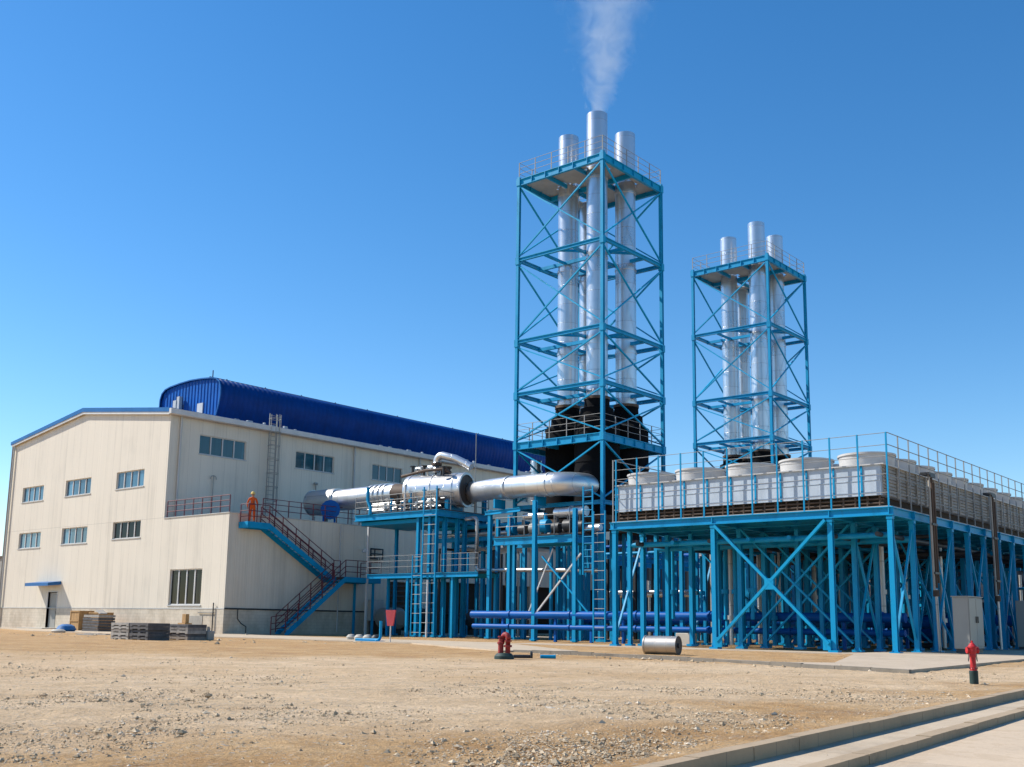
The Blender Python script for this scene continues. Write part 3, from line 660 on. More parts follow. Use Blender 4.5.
# ------------------------------------------------------------------ stack tower
TX,TY=50.5,35.5; TS=6.6
LV=[12.07,15.25,18.66,24.1,29.45]
def tower(label):
    t=thing('steel_tower',label,'tower',(TX,TY,0),'blue steel stack towers')
    C=[(TX,TY),(TX+TS,TY),(TX+TS,TY+TS),(TX,TY+TS)]
    for x,y in C:
        m=MB().ibar((x,y,0),(x,y,29.6),.20,.20,.045).box((x-.3,y-.3,0),(x+.3,y+.3,.14))
        for z in LV: m.box((x-.14,y-.14,z-.45),(x+.14,y+.14,z+.02))
        obj('leg',m,'steel_blue',t)
    for i in range(4):
        a,b2=C[i],C[(i+1)%4]
        zz=[.3,4.1,8.1]+LV
        for k,z in enumerate(zz[2:]):
            big=z in (12.07,29.45); hh=.46 if big else .24
            m=MB().ibar((*a,z-hh/2),(*b2,z-hh/2),.18,hh,.045)
            if big:
                n=6
                for q in range(1,n):
                    c=lerp((*a,z-hh/2),(*b2,z-hh/2),q/n); d_=(Vector((*b2,0))-Vector((*a,0))).normalized(); m.bar(Vector(c)-d_*.02,Vector(c)+d_*.02,.24,hh-.1)
            obj('beam',m,'steel_blue',t)
        for z0,z1 in zip(zz[2:],zz[3:]):
            ml=.5
            for (p,q) in ((a,b2),(b2,a)):
                A=Vector((*p,z0+.12));B=Vector((*q,z1-.45)); obj('brace',MB().bar(A,B,.10,.08),'steel_blue_brace',t)
            mid=((a[0]+b2[0])/2,(a[1]+b2[1])/2,(z0+z1)/2-.16)
        # chevrons under the lowest platform
        md=((a[0]+b2[0])/2,(a[1]+b2[1])/2,8.3)
    # horizontal cross framing that holds the flues
    for z in LV[1:4]:
        m=MB()
        for k in (.33,.67):
            m.bar((TX+TS*k,TY,z-.2),(TX+TS*k,TY+TS,z-.2),.16,.22); m.bar((TX,TY+TS*k,z-.23),(TX+TS,TY+TS*k,z-.23),.14,.16)
        m.bar((TX,TY+TS*.5,z-.18),(TX+TS*.5,TY,z-.18),.13,.14); m.bar((TX+TS*.5,TY+TS,z-.18),(TX+TS,TY+TS*.5,z-.18),.13,.14)
        obj('cross_frame',m,'steel_blue',t)
    for z in (LV[0],LV[4]):
        m=MB(); 
        for k in (.33,.67): m.bar((TX+.1,TY+TS*k,z-.30),(TX+TS-.1,TY+TS*k,z-.30),.12,.26)
        m.bar((TX+TS*.5,TY+.1,z-.32),(TX+TS*.5,TY+TS-.1,z-.32),.14,.30)
        obj('platform_frame',m,'steel_blue',t)
        # deck plates leave round-ish openings for the flues
        m=MB(); nn=12; hol=ST if z>20 else [(a_,b_,1.42) for a_,b_,_ in ST]
        cell=TS/24
        for i in range(24):
            j=0
            while j<24:
                def free(jj):
                    cx=TX+(i+.5)*cell; cy=TY+(jj+.5)*cell
                    return all((cx-h[0])**2+(cy-h[1])**2>(h[2]+.12)**2 for h in hol)
                if not free(j): j+=1; continue
                k=j
                while k<24 and free(k): k+=1
                m.box((TX+i*cell,TY+j*cell,z-.12),(TX+(i+1)*cell,TY+k*cell,z-.05)); j=k
        obj('deck',m,'deck_under',t)
        hr=obj('handrail',rails(MB(),[(*C[0],z),(*C[1],z),(*C[2],z),(*C[3],z)],[.4,.78,1.15],.016,6,True),'rail_grey',t)
        for i in range(4):
            a,b2=C[i],C[(i+1)%4]
            for q in range(5):
                c=lerp((*a,z),(*b2,z),q/5); obj('railing_post',MB().bar(c,(c[0],c[1],c[2]+1.15),.045,.045),'rail_grey',hr)
    return t
ST=[(53.3,40.2,.66),(52.1,37.05,.66),(55.2,37.0,.66),(55.6,40.3,.55)]
def stack(x,y,r,top,label,grp='silver exhaust stacks with black silencers'):
    t=thing('exhaust_stack',label,'exhaust stack',(x,y,0),grp)
    p=[(r*1.15,14.3),(r*1.15,14.55),(r,14.56)]
    z=14.56
    p=[(r,14.4),(r,top)]+[(r-.03,top),(r-.03,top-1.2),(0,top-1.25)]
    m=MB().lathe(p,(x,y,0),32); f=obj('flue',m,'cladding_z',t)
    for z in (17.9,23.4,28.6):
        b2=MB().lathe([(r,z),(r+.035,z),(r+.035,z+.14),(r,z+.14)],(x,y,0),32); obj('clamp_band',b2,'cladding_z',f)
    s=1.38 if r>.6 else .8
    m=MB().lathe([(s*.9,7.3),(s,7.5),(s,10.5),(s+.04,10.5),(s+.04,10.65),(s,10.65),(s,12.9),(s+.04,12.9),(s+.04,13.05),(s*.97,13.1),(s*.76,13.3),(s*.74,13.85),(r+.12,13.95),(r+.1,14.42),(0,14.42)],(x,y,0),32); si=obj('silencer',m,'black_lagging',t)
    obj('base_ring',MB().lathe([(s*.75,6.5),(s*.75,7.0),(s*.92,7.05),(s*.92,7.35),(0,7.35)],(x,y,0),24),'rusty_band',si)
    obj('collar',MB().lathe([(r+.05,14.43),(r+.14,14.43),(r+.14,14.6),(r+.002,14.62)],(x,y,0),32),'rusty_band',f)
    m=MB()
    for k in range(4):
        a=PI/4+k*PI/2; m.bar((x+s*.7*math.cos(a),y+s*.7*math.sin(a),0),(x+s*.7*math.cos(a),y+s*.7*math.sin(a),6.6),.16,.16)
    obj('support_leg',m,'steel_blue',t)
    return t
tw=tower('tall blue lattice tower around the nearer group of silver stacks')
OFF=(22.9,.55)
dup(tw,(TX+OFF[0],TY+OFF[1],0),'blue lattice tower around the farther group of silver stacks at right')
ws=[('nearer tower','left'),('nearer tower','front'),('nearer tower','right')]
LAB=['left silver stack of the nearer tower, rising above its platform','front silver stack of the nearer tower, tallest of all and giving off steam','right silver stack of the nearer tower, beside the steaming one','short slim silver flue behind the other stacks of the nearer tower']
LAB2=['left silver stack of the farther tower at right','middle silver stack of the farther tower, its tallest','right silver stack of the farther tower, nearest the picture edge','short slim silver flue in the gap between two stacks of the farther tower']
for i,(x,y,r) in enumerate(ST):
    s=stack(x,y,r,[32.8,33.0,32.78,28.9][i],LAB[i]); dup(s,(x+OFF[0]-.05,y+OFF[1]+.1,-.18),LAB2[i])
# steam plume above the front stack
def steam():
    m,nt,b=newmat('steam'); nt.nodes.remove(b)
    out=[n for n in nt.nodes if n.type=='OUTPUT_MATERIAL'][0]
    pv=N(nt,'ShaderNodeVolumePrincipled'); pv.inputs['Color'].default_value=(1,1,.98,1); pv.inputs['Anisotropy'].default_value=.2
    tc=N(nt,'ShaderNodeTexCoord'); sep=N(nt,'ShaderNodeSeparateXYZ'); nt.links.new(tc.outputs['Object'],sep.inputs[0])
    x,y,z=sep.outputs
    # drift with height
    n0=N(nt,'ShaderNodeTexNoise'); n0.inputs['Scale'].default_value=.62; n0.inputs['Detail'].default_value=7; n0.inputs['Roughness'].default_value=.66; n0.inputs['Distortion'].default_value=1.1
    nt.links.new(tc.outputs['Object'],n0.inputs['Vector'])
    cx=math_(nt,'MULTIPLY',z,.12); 
    cx2=math_(nt,'MULTIPLY',cx,.647); cy2=math_(nt,'MULTIPLY',cx,-.763)
    dx=math_(nt,'SUBTRACT',x,cx2); dy=math_(nt,'SUBTRACT',y,cy2)
    r=math_(nt,'SQRT',math_(nt,'ADD',math_(nt,'MULTIPLY',dx,dx),math_(nt,'MULTIPLY',dy,dy)))
    R=math_(nt,'MULTIPLY_ADD',math_(nt,'POWER',math_(nt,'MAXIMUM',z,.01),.80),.40,.52)
    q=math_(nt,'DIVIDE',r,R)
    edge=math_(nt,'SUBTRACT',1.0,q)
    edge=math_(nt,'ADD',edge,math_(nt,'MULTIPLY_ADD',n0.outputs['Fac'],3.6,-1.85))
    edge=math_(nt,'MULTIPLY',edge,1.0,clamp=True)
    fall=math_(nt,'DIVIDE',STEAM,R); fall=math_(nt,'DIVIDE',fall,math_(nt,'MULTIPLY_ADD',z,.07,1.0))
    inside=math_(nt,'LESS_THAN',q,1.45)
    nt.links.new(math_(nt,'MULTIPLY',math_(nt,'MULTIPLY',edge,fall),inside),pv.inputs['Density'])
    nt.links.new(pv.outputs[0],out.inputs['Volume'])
    sx,sy,_=ST[1]; base=(sx,sy,32.9)
    mb_=MB(); pts=[];rs=[]
    for k in range(15):
        zz=k*1.0; d_=.12*zz; pts.append((sx+d_*.647,sy-d_*.763,32.92+zz)); rs.append(.62 if k==0 else (.40*zz**.80+.52)*1.5)
    mb_.path(pts,rs,20)
    o=single('steam_plume',mb_,'steam','thin white steam drifting up from the tallest front stack','steam',base)
STEAM=.48
steam()
# ------------------------------------------------------------------ cooling platform
PX0,PX1,PY0,PY1=41.5,74.5,15.45,28.6; DZ=5.72
cp=thing('cooling_platform','blue steel platform on a forest of columns carrying the white coolers','platform',(PX0,PY0,0))
XS=[PX0+.05+2.35*k for k in range(15)]; YS=[15.5,17.95,23.3,28.5]; YX=[20.65,26.0]
for i,x in enumerate(XS):
    for j,y in enumerate(YS):
        if i>11 and j>1: continue
        w=.20
        m=MB().ibar((x,y,.0),(x,y,5.36),w,w,.03).box((x-.2,y-.2,.0),(x+.2,y+.2,.1))
        for q in range(4):
            a=PI/4+q*PI/2; m.tube((x+.15*math.cos(a),y+.15*math.sin(a),.1),(x+.15*math.cos(a),y+.15*math.sin(a),.17),.02,5)
        m.box((x-.12,y-.12,5.22),(x+.12,y+.12,5.35))
        obj('column',m,'steel_blue',cp)
for i,x in enumerate(XS[:12]):
    if i==0: continue
    for y in YX+([24.6,27.3] if i<8 else []): obj('column',MB().ibar((x+.3,y,.05),(x+.3,y,5.25),.18,.18,.03).box((x+.1,y-.2,.045),(x+.5,y+.2,.15)),'steel_blue',cp)
for x in (42.7,45.05,47.4,49.75,52.1,54.5): obj('column',MB().ibar((x,28.45,.0),(x,28.45,5.36),.18,.18,.03).box((x-.18,28.27,0),(x+.18,28.63,.1)),'steel_blue',cp)
for y in YS:
    m=MB().ibar((PX0-.1,y,5.535),(PX1,y,5.535),.2,.34,.035)
    obj('long_beam',m,'steel_blue',cp)
for i,x in enumerate(XS):
    m=MB().ibar((x-.06,PY0-.12,5.535),(x-.06,PY1+.12,5.535),.2,.337,.035)
    obj('cross_beam',m,'steel_blue',cp)
m=MB()
for y in [16.7,19.2,20.5,21.9,24.6,25.9,27.2]: m.bar((PX0,y,5.58),(PX1,y,5.58),.08,.16)
obj('joist',m,'steel_blue',cp)
m=MB().box((PX0-.05,PY0-.02,5.712),(PX1,PY1+.02,5.745)); obj('deck',m,'deck_under',cp)
def brace(a,b2,w=.14): obj('brace',MB().bar(a,b2,w,w*.8),'steel_blue_brace',cp)
for i in range(11):
    x=XS[i]-(.16 if i==0 else .12)
    w_=.15 if i==0 else .10; brace((x,23.15,.35),(x,18.1,5.3),w_); brace((x-.02,23.15,5.3),(x-.02,18.1,.35),w_)
    if i==0: obj('gusset',MB().box((x-.07,20.42,2.52),(x+.06,20.83,2.98)),'steel_blue_brace',cp)
    for y,z in (((23.05,.4),(18.2,.4)) if i==0 else ()): obj('gusset',MB().box((x-.04,y-.16,z-.3),(x+.04,y+.16,z+.12)),'steel_blue_brace',cp)
for i in range(0,11):
    x0,x1=XS[i],XS[i+1]
    if i%2==0: brace((x0,15.5,.4),(x1,15.5,5.1),.09); brace((x0+.02,15.53,5.1),(x1,15.53,.4),.09)
    if i%3==1: brace((x0,17.95,.4),(x1,17.95,5.1),.09); brace((x1,17.98,.4),(x0,17.98,5.1),.09)
    if i%3==0: brace((x0,28.5,.4),(x1,28.5,5.1),.09)
    if i%3==2: brace((x0,23.3,.4),(x1,23.3,5.1),.09)
for i in (3,5,7):
    x=XS[i]; brace((x,15.6,.4),(x,17.85,5.1),.09); brace((x,23.4,.4),(x,28.4,5.1),.1)
# guard rail round the deck: tall front posts that also hold the casing
fy=[PY0+.05+1.172*k for k in range(12)]
hr=obj('handrail',rails(MB(),[(PX0-.03,PY0+.05,DZ),(PX0-.03,PY1-.1,DZ)],[.55,1.28,2.0,2.45,2.93],.014,6),'rail_grey',cp); hr['label']='thin grey front handrail'
for y in fy: obj('railing_post',MB().bar((PX0-.03,y,DZ-.06),(PX0-.03,y,DZ+2.95),.06,.05),'steel_blue',cp)
obj('handrail',rails(MB(),[(PX0-.03,PY0+.0,DZ),(PX1,PY0+.0,DZ)],[.6,1.2,2.0,2.45,2.93],.018,6),'rail_grey',cp)
x=PX0+1.1
while x<PX1: obj('railing_post',MB().bar((x,PY0,DZ-.05),(x,PY0,DZ+2.95),.042,.042),'rail_grey',cp); x+=1.18
obj('handrail',rails(MB(),[(PX0,PY1-.02,DZ),(PX1,PY1-.02,DZ)],[.6,1.2,2.0,2.93],.026,6),'rail_grey',cp)
for k in range(14): obj('railing_post',MB().bar((PX0+k*2.3,PY1-.02,DZ),(PX0+k*2.3,PY1-.02,DZ+2.95),.05,.05),'rail_grey',cp)
# cooler bank
cb=thing('cooler_bank','long white panelled cooler casing standing on the blue platform','cooler',(PX0,PY0,DZ))
EX0,EX1,EY0,EY1,EZ0,EZ1=PX0+.32,PX1-.4,PY0+.42,PY1-.08,6.22,7.44
m=MB().box((EX0+.25,EY0+.25,DZ+.03),(EX1-.2,EY1-.2,EZ0)); obj('gap_fill',m,'dark_gap',cb)  # dark-coloured box stands in for the shaded gap below the casing
m=MB()
for k in range(26):
    y=EY0+.15+k*.5; m.tube((EX0+.12,y,DZ+.1),(EX0+.12,y,EZ0),.05,6)
for z in (5.92,6.08): m.tube((EX0+.12,EY0,z),(EX0+.12,EY1,z),.045,6)
obj('coil_pipe',m,'rusty_band',cb)
m=MB().box((EX0+.02,EY0+.02,EZ0+.01),(EX1,EY1,EZ1-.01)); obj('casing',m,'panel_white',cb)
for a,b2 in zip(fy,fy[1:]):
    a2=max(a,EY0)+.04; c2=(EY1 if b2==fy[-1] else b2)-.04
    m=MB().box((EX0-.04,a2,EZ0),(EX0+.018,c2,EZ0+.60)).box((EX0-.03,a2,EZ0+.62),(EX0+.018,c2,EZ1))
    m.box((EX0-.06,a2,EZ0+.60),(EX0-.042,c2,EZ0+.62)); m.box((EX0-.05,a2,EZ1-.03),(EX0-.032,c2,EZ1))
    p=obj('front_panel',m,'panel_white',cb)
    obj('panel_rib',MB().box((EX0-.07,c2-.0,EZ0-.02),(EX0-.0,c2+.08,EZ1-.02)),'steel_blue_brace',p)
m=MB()
k=0
for r_ in range(9):
    z=EZ0+.02+r_*.138; m.prism([(EX0+.1,EY0-.05,z),(EX0+.1,EY0+.018,z),(EX0+.1,EY0+.018,z+.12),(EX0+.1,EY0-.01,z+.12)],(EX1-EX0-.2,0,0))
obj('side_louvre',m,'louvre',cb)
for k in range(30): x=EX0+.4+k*1.1; obj('side_rib',MB().box((x-.035,EY0-.11,EZ0-.05),(x+.035,EY0-.052,EZ1)),'louvre',cb)
m=MB().box((EX0-.12,EY0-.14,EZ1),(EX1,EY1+.1,EZ1+.05)); obj('top_plate',m,'fan_white',cb)
# fan cowls
FY=[16.95,19.6,22.2,24.8,27.45]
def cowl(x,y,label):
    t=thing('fan_cowl',label,'fan cowl',(x,y,EZ1+.05),'round white fan cowls on the cooler bank')
    z=EZ1+.05; r=1.12
    m=MB().lathe([(r-.04,z),(r-.02,z+.2),(r,z+.48),(r+.05,z+.48),(r+.05,z+.56),(r-.06,z+.56),(r-.08,z+.3),(r-.08,z+.02)],(x,y,0),32); obj('cowl',m,'fan_white',t)
    m=MB().lathe([(0,z+.3),(.2,z+.3),(.22,z+.15),(.22,z+.02)],(x,y,0),14); obj('fan_hub',m,'dark_metal',t)
    for k in range(4):
        a=k*PI/2+.3; m=MB().prism([(x+.2*math.cos(a),y+.2*math.sin(a),z+.22),(x+.98*math.cos(a-.12),y+.98*math.sin(a-.12),z+.18),(x+.98*math.cos(a+.22),y+.98*math.sin(a+.22),z+.30),(x+.2*math.cos(a+.5),y+.2*math.sin(a+.5),z+.30)],(0,0,.02)); obj('blade',m,'dark_metal',t)
    return t
o5=['fifth and last','fourth','third','second','first']
nm=['nearest the corner of the platform','fourth from the left','in the middle, third from the left','second from the left','leftmost, beside the nearer tower']
c0=cowl(43.1,FY[0],'white fan cowl in the front row, at the corner of the platform')
for j in range(1,5): dup(c0,(43.1,FY[j],EZ1+.05),'white fan cowl in the front row, '+nm[j])
ordn=['first','second','third','fourth','fifth','sixth','seventh','eighth','ninth','tenth','eleventh','twelfth']
for k in range(1,13): dup(c0,(43.1+2.33*k,FY[0],EZ1+.05),f'fan cowl in the row along the shaded right side, {ordn[k-1]} behind the corner one')
for j in range(1,5): dup(c0,(45.43,FY[j],EZ1+.05),'second row fan cowl, behind the front row cowl '+nm[j])
# conduits down the shaded side
def conduit(x,label):
    t=thing('drain_pipes',label,'pipe',(x,PY0-.42,0),'grey pipe clusters on the side of the platform')
    for k,dx in enumerate((-.2,-.06,.07,.2)): obj('pipe',MB().tube((x+dx,PY0-.42-.05*(k%2),2.55+.1*k),(x+dx,PY0-.42-.05*(k%2),7.3-.1*k),.05,8),'rusty_band' if k%2 else 'louvre',t)
    for zz in (3.2,5.2,7.2): obj('bracket',MB().box((x-.3,PY0-.53,zz),(x+.3,PY0-.48,zz+.09)),'dark_metal',t)
    obj('bracket',MB().box((x-.35,PY0-.5,7.3),(x+.35,PY0-.12,7.4)),'dark_metal',t)
    obj('pipe',MB().tube((x+.0,PY0-.45,0.1),(x-.12,PY0-.45,2.6),.06,8),'galv_pipe',t)
    obj('flange',MB().tube((x-.1,PY0-.45,2.3),(x-.1,PY0-.45,2.56),.13,10),'rusty_band',t)
conduit(45.0,'cluster of grey pipes running down the platform side nearest its corner')
conduit(53.4,'cluster of grey pipes running down the platform side, farther back at right')
# risers and headers under the platform
def header(name,label,x,y0,y1,z,r,mat,posts=()):
    t=thing(name,label,'pipe',(x,y0,0),'blue pipe headers near the ground')
    obj('pipe',MB().tube((x,y0,z),(x,y1,z),r,14),mat,t)
    for y in posts: obj('support',MB().bar((x,y,0),(x,y,z-r),.14,.14),mat,t)
    k=y0+1
    while k<y1: obj('flange',MB().tube((x,k,z),(x,k+.12,z),r+.05,14),mat,t); k+=4.3
    return t
header('pipe_header','upper deep blue pipe running knee high in front of the nearer tower',47.4,17.2,42.7,1.45,.22,'pipe_blue',(20,26,32,36.5,40.3))
header('pipe_header','lower deep blue pipe running just above the ground under the upper one',47.3,17.2,42.5,.78,.15,'pipe_blue',(22,30,34.0))
header('pipe_header','thick deep blue pipe deep in the shade under the platform',55.2,17.2,42,1.3,.3,'pipe_blue',(20,28,36))
header('pipe_header','deep blue pipe farthest back under the platform',63,17,44,1.5,.3,'pipe_blue',(20,28,36))
pr=thing('pipe_risers','vertical blue and silver pipes rising to the coolers under the platform','pipes',(50,22,0))
for k in range(98):
    x=random.uniform(44,79); y=random.choice((random.uniform(16.5,28.3),random.uniform(23,28.4))); z0=random.choice((.1,1.3,1.3)); z1=random.uniform(4.4,5.3)
    big=random.random()<.72
    obj('riser',MB().tube((x,y,z0),(x,y,z1),random.uniform(.06,.13),8).tube((x,y,z0+1.2),(x,y,z0+1.4),.19,8),'steel_blue' if big else 'galv_pipe',pr)
for k in range(9):
    x=random.uniform(57,76); z=random.uniform(2.0,5.0); y=random.uniform(16,22); obj('branch_pipe',MB().tube((x,y,z),(x,y+random.uniform(3,7),z),.09,8),'steel_blue',pr)
for k in range(12):
    x=XS[0]+1.2+2.35*k; z=random.uniform(4.5,5.0); obj('under_deck_pipe',MB().tube((x,15.9,z),(x,28.4,z),random.uniform(.08,.16),8),random.choice(('steel_blue','steel_blue','dark_metal')),pr)
for k in range(7):
    y=16.3+k*1.9; obj('under_deck_pipe',MB().tube((42.2,y,4.72),(74,y,4.72),.1,8),random.choice(('steel_blue','dark_metal')),pr)
# pump skids in the shade
for k,(x,y) in enumerate(((59,20.5),(59,25),(66,21),(66,26),(72,20),(72,25.5))):
    t=thing('pump_skid',['dark pump set in the shade under the platform, left one of the front pair','x','x','x','x','x'][0] if False else f'dark pump set standing in the shade under the platform, {["front right","front left","middle right","middle left","rear right","rear left"][k]}','pump',(x,y,0),'pump sets under the platform')
    obj('base',MB().bbox((x-.8,y-1.3,.0),(x+.8,y+1.3,.25),.03),'dark_metal',t)
    obj('motor',MB().tube((x,y-1.1,.75),(x,y+.1,.75),.42,14).tube((x,y+.1,.75),(x,y+.3,.75),.3,14),'pipe_blue',t)
    obj('pump',MB().tube((x,y+.35,.75),(x,y+.95,.75),.5,16).tube((x,y+.65,.75),(x,y+.65,2.6),.2,12),'steel_blue',t)
# ------------------------------------------------------------------ boiler, duct and its platform
BX=51.3
bo=thing('exhaust_boiler','fat silver cylindrical boiler lying on the blue pipe platform, dark end plate facing right','boiler',(BX,50,8))
m=MB().lathe([(.0,.03),(1.12,.03),(1.15,.04),(1.15,4.3),(.95,4.4),(.5,4.45)],(BX,47.4,9.62),40,'Y'); obj('shell',m,'cladding_y',bo)
m=MB().lathe([(0,.03),(.35,.03),(.36,-.03),(.40,-.03),(.41,.03),(1.02,.03)],(BX,47.34,9.62),40,'Y')
obj('end_plate',m,'end_plate_grey',bo)
obj('end_rim',MB().lathe([(1.02,.04),(1.02,-.04),(1.16,-.04),(1.17,.1)],(BX,47.36,9.62),40,'Y'),'cladding_y',bo)
for y in (47.9,49.6,51.4): obj('band',MB().lathe([(1.15,0),(1.185,.0),(1.185,.10),(1.15,.10)],(BX,y,9.62),40,'Y'),'cladding_y',bo)
for y in (48.2,51.6): obj('saddle',MB().box((BX-1.0,y,8.2),(BX+1.0,y+.25,8.9)),'steel_blue',bo)
obj('manhole',MB().lathe([(.3,0),(.3,.35),(.4,.35),(.4,.45),(0,.45)],(BX,49.0,10.8),16),'rusty_band',bo)
for y in (50.6,51.5): obj('valve',MB().tube((BX-.2,y,10.7),(BX-.2,y,11.35),.09,8).lathe([(.0,0),(.2,.0),(.2,.06),(0,.06)],(BX-.2,y,11.35),12),'dark_metal',bo)
bo.rotation_euler=(0,0,math.radians(13))
vc=thing('valve_cluster','tangle of small pipes, valves and rusty fittings crowded round the fat silver boiler','pipes',(50.2,50,8.2))
for k in range(9):
    y=48.0+k*.62; h=random.uniform(.5,1.3); mt=random.choice(('rusty_band','galv_pipe','steel_blue','dark_metal','white_paint'))
    obj('valve',MB().tube((49.75,y,8.2),(49.75,y,8.2+h),random.uniform(.04,.08),8).lathe([(0,0),(.17,0),(.17,.05),(0,.05)],(49.75,y,8.2+h),10).tube((49.6,y,8.2+h*.55),(49.9,y,8.2+h*.55),.12,10),mt,vc)
for k in range(5):
    z=8.42+.14*k; obj('pipe',MB().tube((49.95+.1*k,47.9+random.uniform(0,.6),z),(49.95+.1*k,54.6+random.uniform(0,.5),z),random.uniform(.04,.08),8),random.choice(('galv_pipe','rusty_band','galv_pipe')),vc)
obj('white_post',MB().tube((49.6,50.9,8.2),(49.6,50.9,10.0),.07,8),'white_paint',vc)
for k in range(7):
    y=48.4+k*.6; x=BX-.55+random.uniform(-.2,.5); z=10.72; h=random.uniform(.2,.6)
    obj('top_fitting',MB().tube((x,y,z-.25),(x,y,z+h),.07,8).lathe([(0,0),(.16,0),(.16,.05),(0,.05)],(x,y,z+h),10),random.choice(('rusty_band','dark_metal','galv_pipe')),vc)
obj('pipe',MB().path([(BX-.6,52.4,10.75),(BX-.6,50.2,11.0),(BX-.5,48.4,11.0),(BX-.4,48.0,10.7)],.1,10),'rusty_band',vc)
# annex roof duct
ad=thing('annex_duct','silver duct lying on the annex roof and running into the boiler platform','duct',(BX,58,ZA))
obj('duct',MB().tube((BX,62.3,9.58),(BX,59.6,9.6),.92,32).tube((BX,62.35,9.58),(BX,62.3,9.58),1.0,32),'galv_pipe',ad)
obj('duct',MB().tube((BX,59.55,9.62),(BX,53.4,9.66),.77,32),'cladding_y',ad)
for y in (59.5,55.6,55.1,54.6,54.1): obj('band',MB().lathe([(.77,0),(.86,0),(.86,.16),(.77,.16)],(BX,y,9.65),32,'Y'),'cladding_y',ad)
obj('end_cone',MB().tube((BX,53.4,9.66),(BX,51.85,9.62),.75,28,.6),'rusty_band',ad)
for y in (56.2,60.8): obj('support',MB().bar((BX,y,ZA if y>YA else 0),(BX,y,8.9),.14,.14),'white_paint' if y<YA else 'rail_dark',ad)
# main silver duct to the stacks
md=thing('exhaust_duct','big shiny silver duct curving from the boiler into the black silencers','duct',(49.4,42,8))
P0=Vector((53.0,48.3,9.6));P1=Vector((50.5,44.0,9.28));P2=Vector((49.5,41.6,9.13));P3=Vector((49.2,38.3,9.05))
obj('reducer',MB().path([(53.6,49.3,9.7),P0,P0.lerp(P1,.28)],[.95,.85,.64],32),'cladding_y',md)
obj('duct',MB().path([P0.lerp(P1,.22),P1,P2,P3],[.64,.66,.68,.69],36,False),'cladding_y',md)
el=arc((50.65,38.3,9.05),(-1,0,0),(0,-1,0),0,PI/2,1.45,12)
obj('elbow',MB().path(el+[(52.1,36.85,9.0)],.70,36),'cladding_y',md)
for c,dv in ((P2,(.2,1,0)),(P3,(0,1,0))):
    d_=Vector(dv).normalized(); obj('flange',MB().tube(c-d_*.05,c+d_*.05,.74,32),'cladding_y',md)
# silver riser, small elbows on the boiler
t=thing('steam_pipe','short silver elbow pipe bending over on top of the fat boiler','pipe',(BX,49.3,10.8))
obj('pipe',MB().path([(BX-.1,49.6,10.85),(BX-.1,49.6,11.5)]+arc((BX-.1,49.1,11.5),(0,1,0),(0,0,1),0,PI*.5,.5,6)+[(BX+.2,48.2,11.75),(BX+.4,47.5,11.4),(BX+.5,47.0,11.1)],.26,14),'cladding_y',t)
obj('flange',MB().tube((BX-.1,49.6,11.35),(BX-.1,49.6,11.5),.36,14),'rusty_band',t)
obj('side_branch',MB().tube((BX-.1,49.6,11.25),(BX-.1,51.4,11.2),.2,12),'cladding_y',t)
single('vent_stack',MB().tube((53.4,42.8,8),(53.4,42.8,11.35),.36,20).lathe([(.36,0),(.42,0),(.42,.1),(.36,.1)],(53.4,42.8,10.6),20),'cladding_z','short silver vent pipe standing behind the big duct left of the black silencers','pipe',(53.4,42.8,8))
single('mast',MB().tube((BX+1.5,47.5,8.2),(BX+1.5,47.5,13.6),.03,6).tube((BX+1.5,47.5,8.2),(BX+1.5,47.5,10),.06,6),'rail_grey','thin upright lightning rod beside the boiler','mast',(BX+1.5,47.5,8.2))
# boiler platform
bp=thing('boiler_platform','blue steel platform on columns carrying the fat silver boiler','platform',(49.3,47.6,0))
QX0,QX1,QY0,QY1,QZ=49.3,54.3,47.6,55.4,8.2
m=MB().box((QX0,QY0,QZ-.08),(QX1,QY1,QZ)); obj('deck',m,'dark_metal',bp)
for a,b2 in (((QX0,QY0),(QX0,QY1)),((QX0,QY0),(QX1,QY0)),((QX1,QY0),(QX1,QY1)),((QX0,QY1),(QX1,QY1))):
    obj('beam',MB().ibar((*a,QZ-.3),(*b2,QZ-.3),.2,.42,.04),'steel_blue',bp)
for x in (50.2,51.4,52.1,54.0):
    for y in (QY0+.15,):
        obj('column',MB().ibar((x,y,0),(x,y,QZ-.3 if x<53 else 9.3),.24,.24,.04).box((x-.2,y-.2,.04),(x+.2,y+.2,.14)),'steel_blue',bp)
for x,y in ((49.45,49.4),(49.45,47.75),(53.9,50.4),(53.4,49),(50.6,48.9),(49.5,48.4),(52.9,55.0)):
    obj('column',MB().ibar((x,y,0),(x,y,QZ-.4),.2,.2,.04).box((x-.2,y-.2,.04),(x+.2,y+.2,.14)),'steel_blue',bp)
m=MB()
for k in range(1,6): y=QY0+k*1.3; m.bar((QX0,y,QZ-.25),(QX1,y,QZ-.25),.14,.3)
obj('joist',m,'steel_blue',bp)
obj('under_tray',MB().prism([(QX0+.3,QY0+.2,QZ-.55),(QX1-.2,QY0+.2,QZ-.55),(QX1-.2,QY1-.3,QZ-.55),(QX0+.3,QY1-.3,QZ-.55)],(0,0,-.25)),'steel_blue',bp)
railing(bp,[(QX0,QY1,QZ),(QX0,QY0,QZ),(QX1,QY0,QZ)],1.15,1.2,'rail_grey','rail_grey',.025,.03,(.36,.7))
obj('stanchion',MB().path([(QX0-.1,53.8,QZ-.1),(QX0-.1,53.8,QZ+.4),(QX0,54.2,QZ+.9),(QX0,54.2,QZ+1.8)],.12,8),'steel_blue',bp)
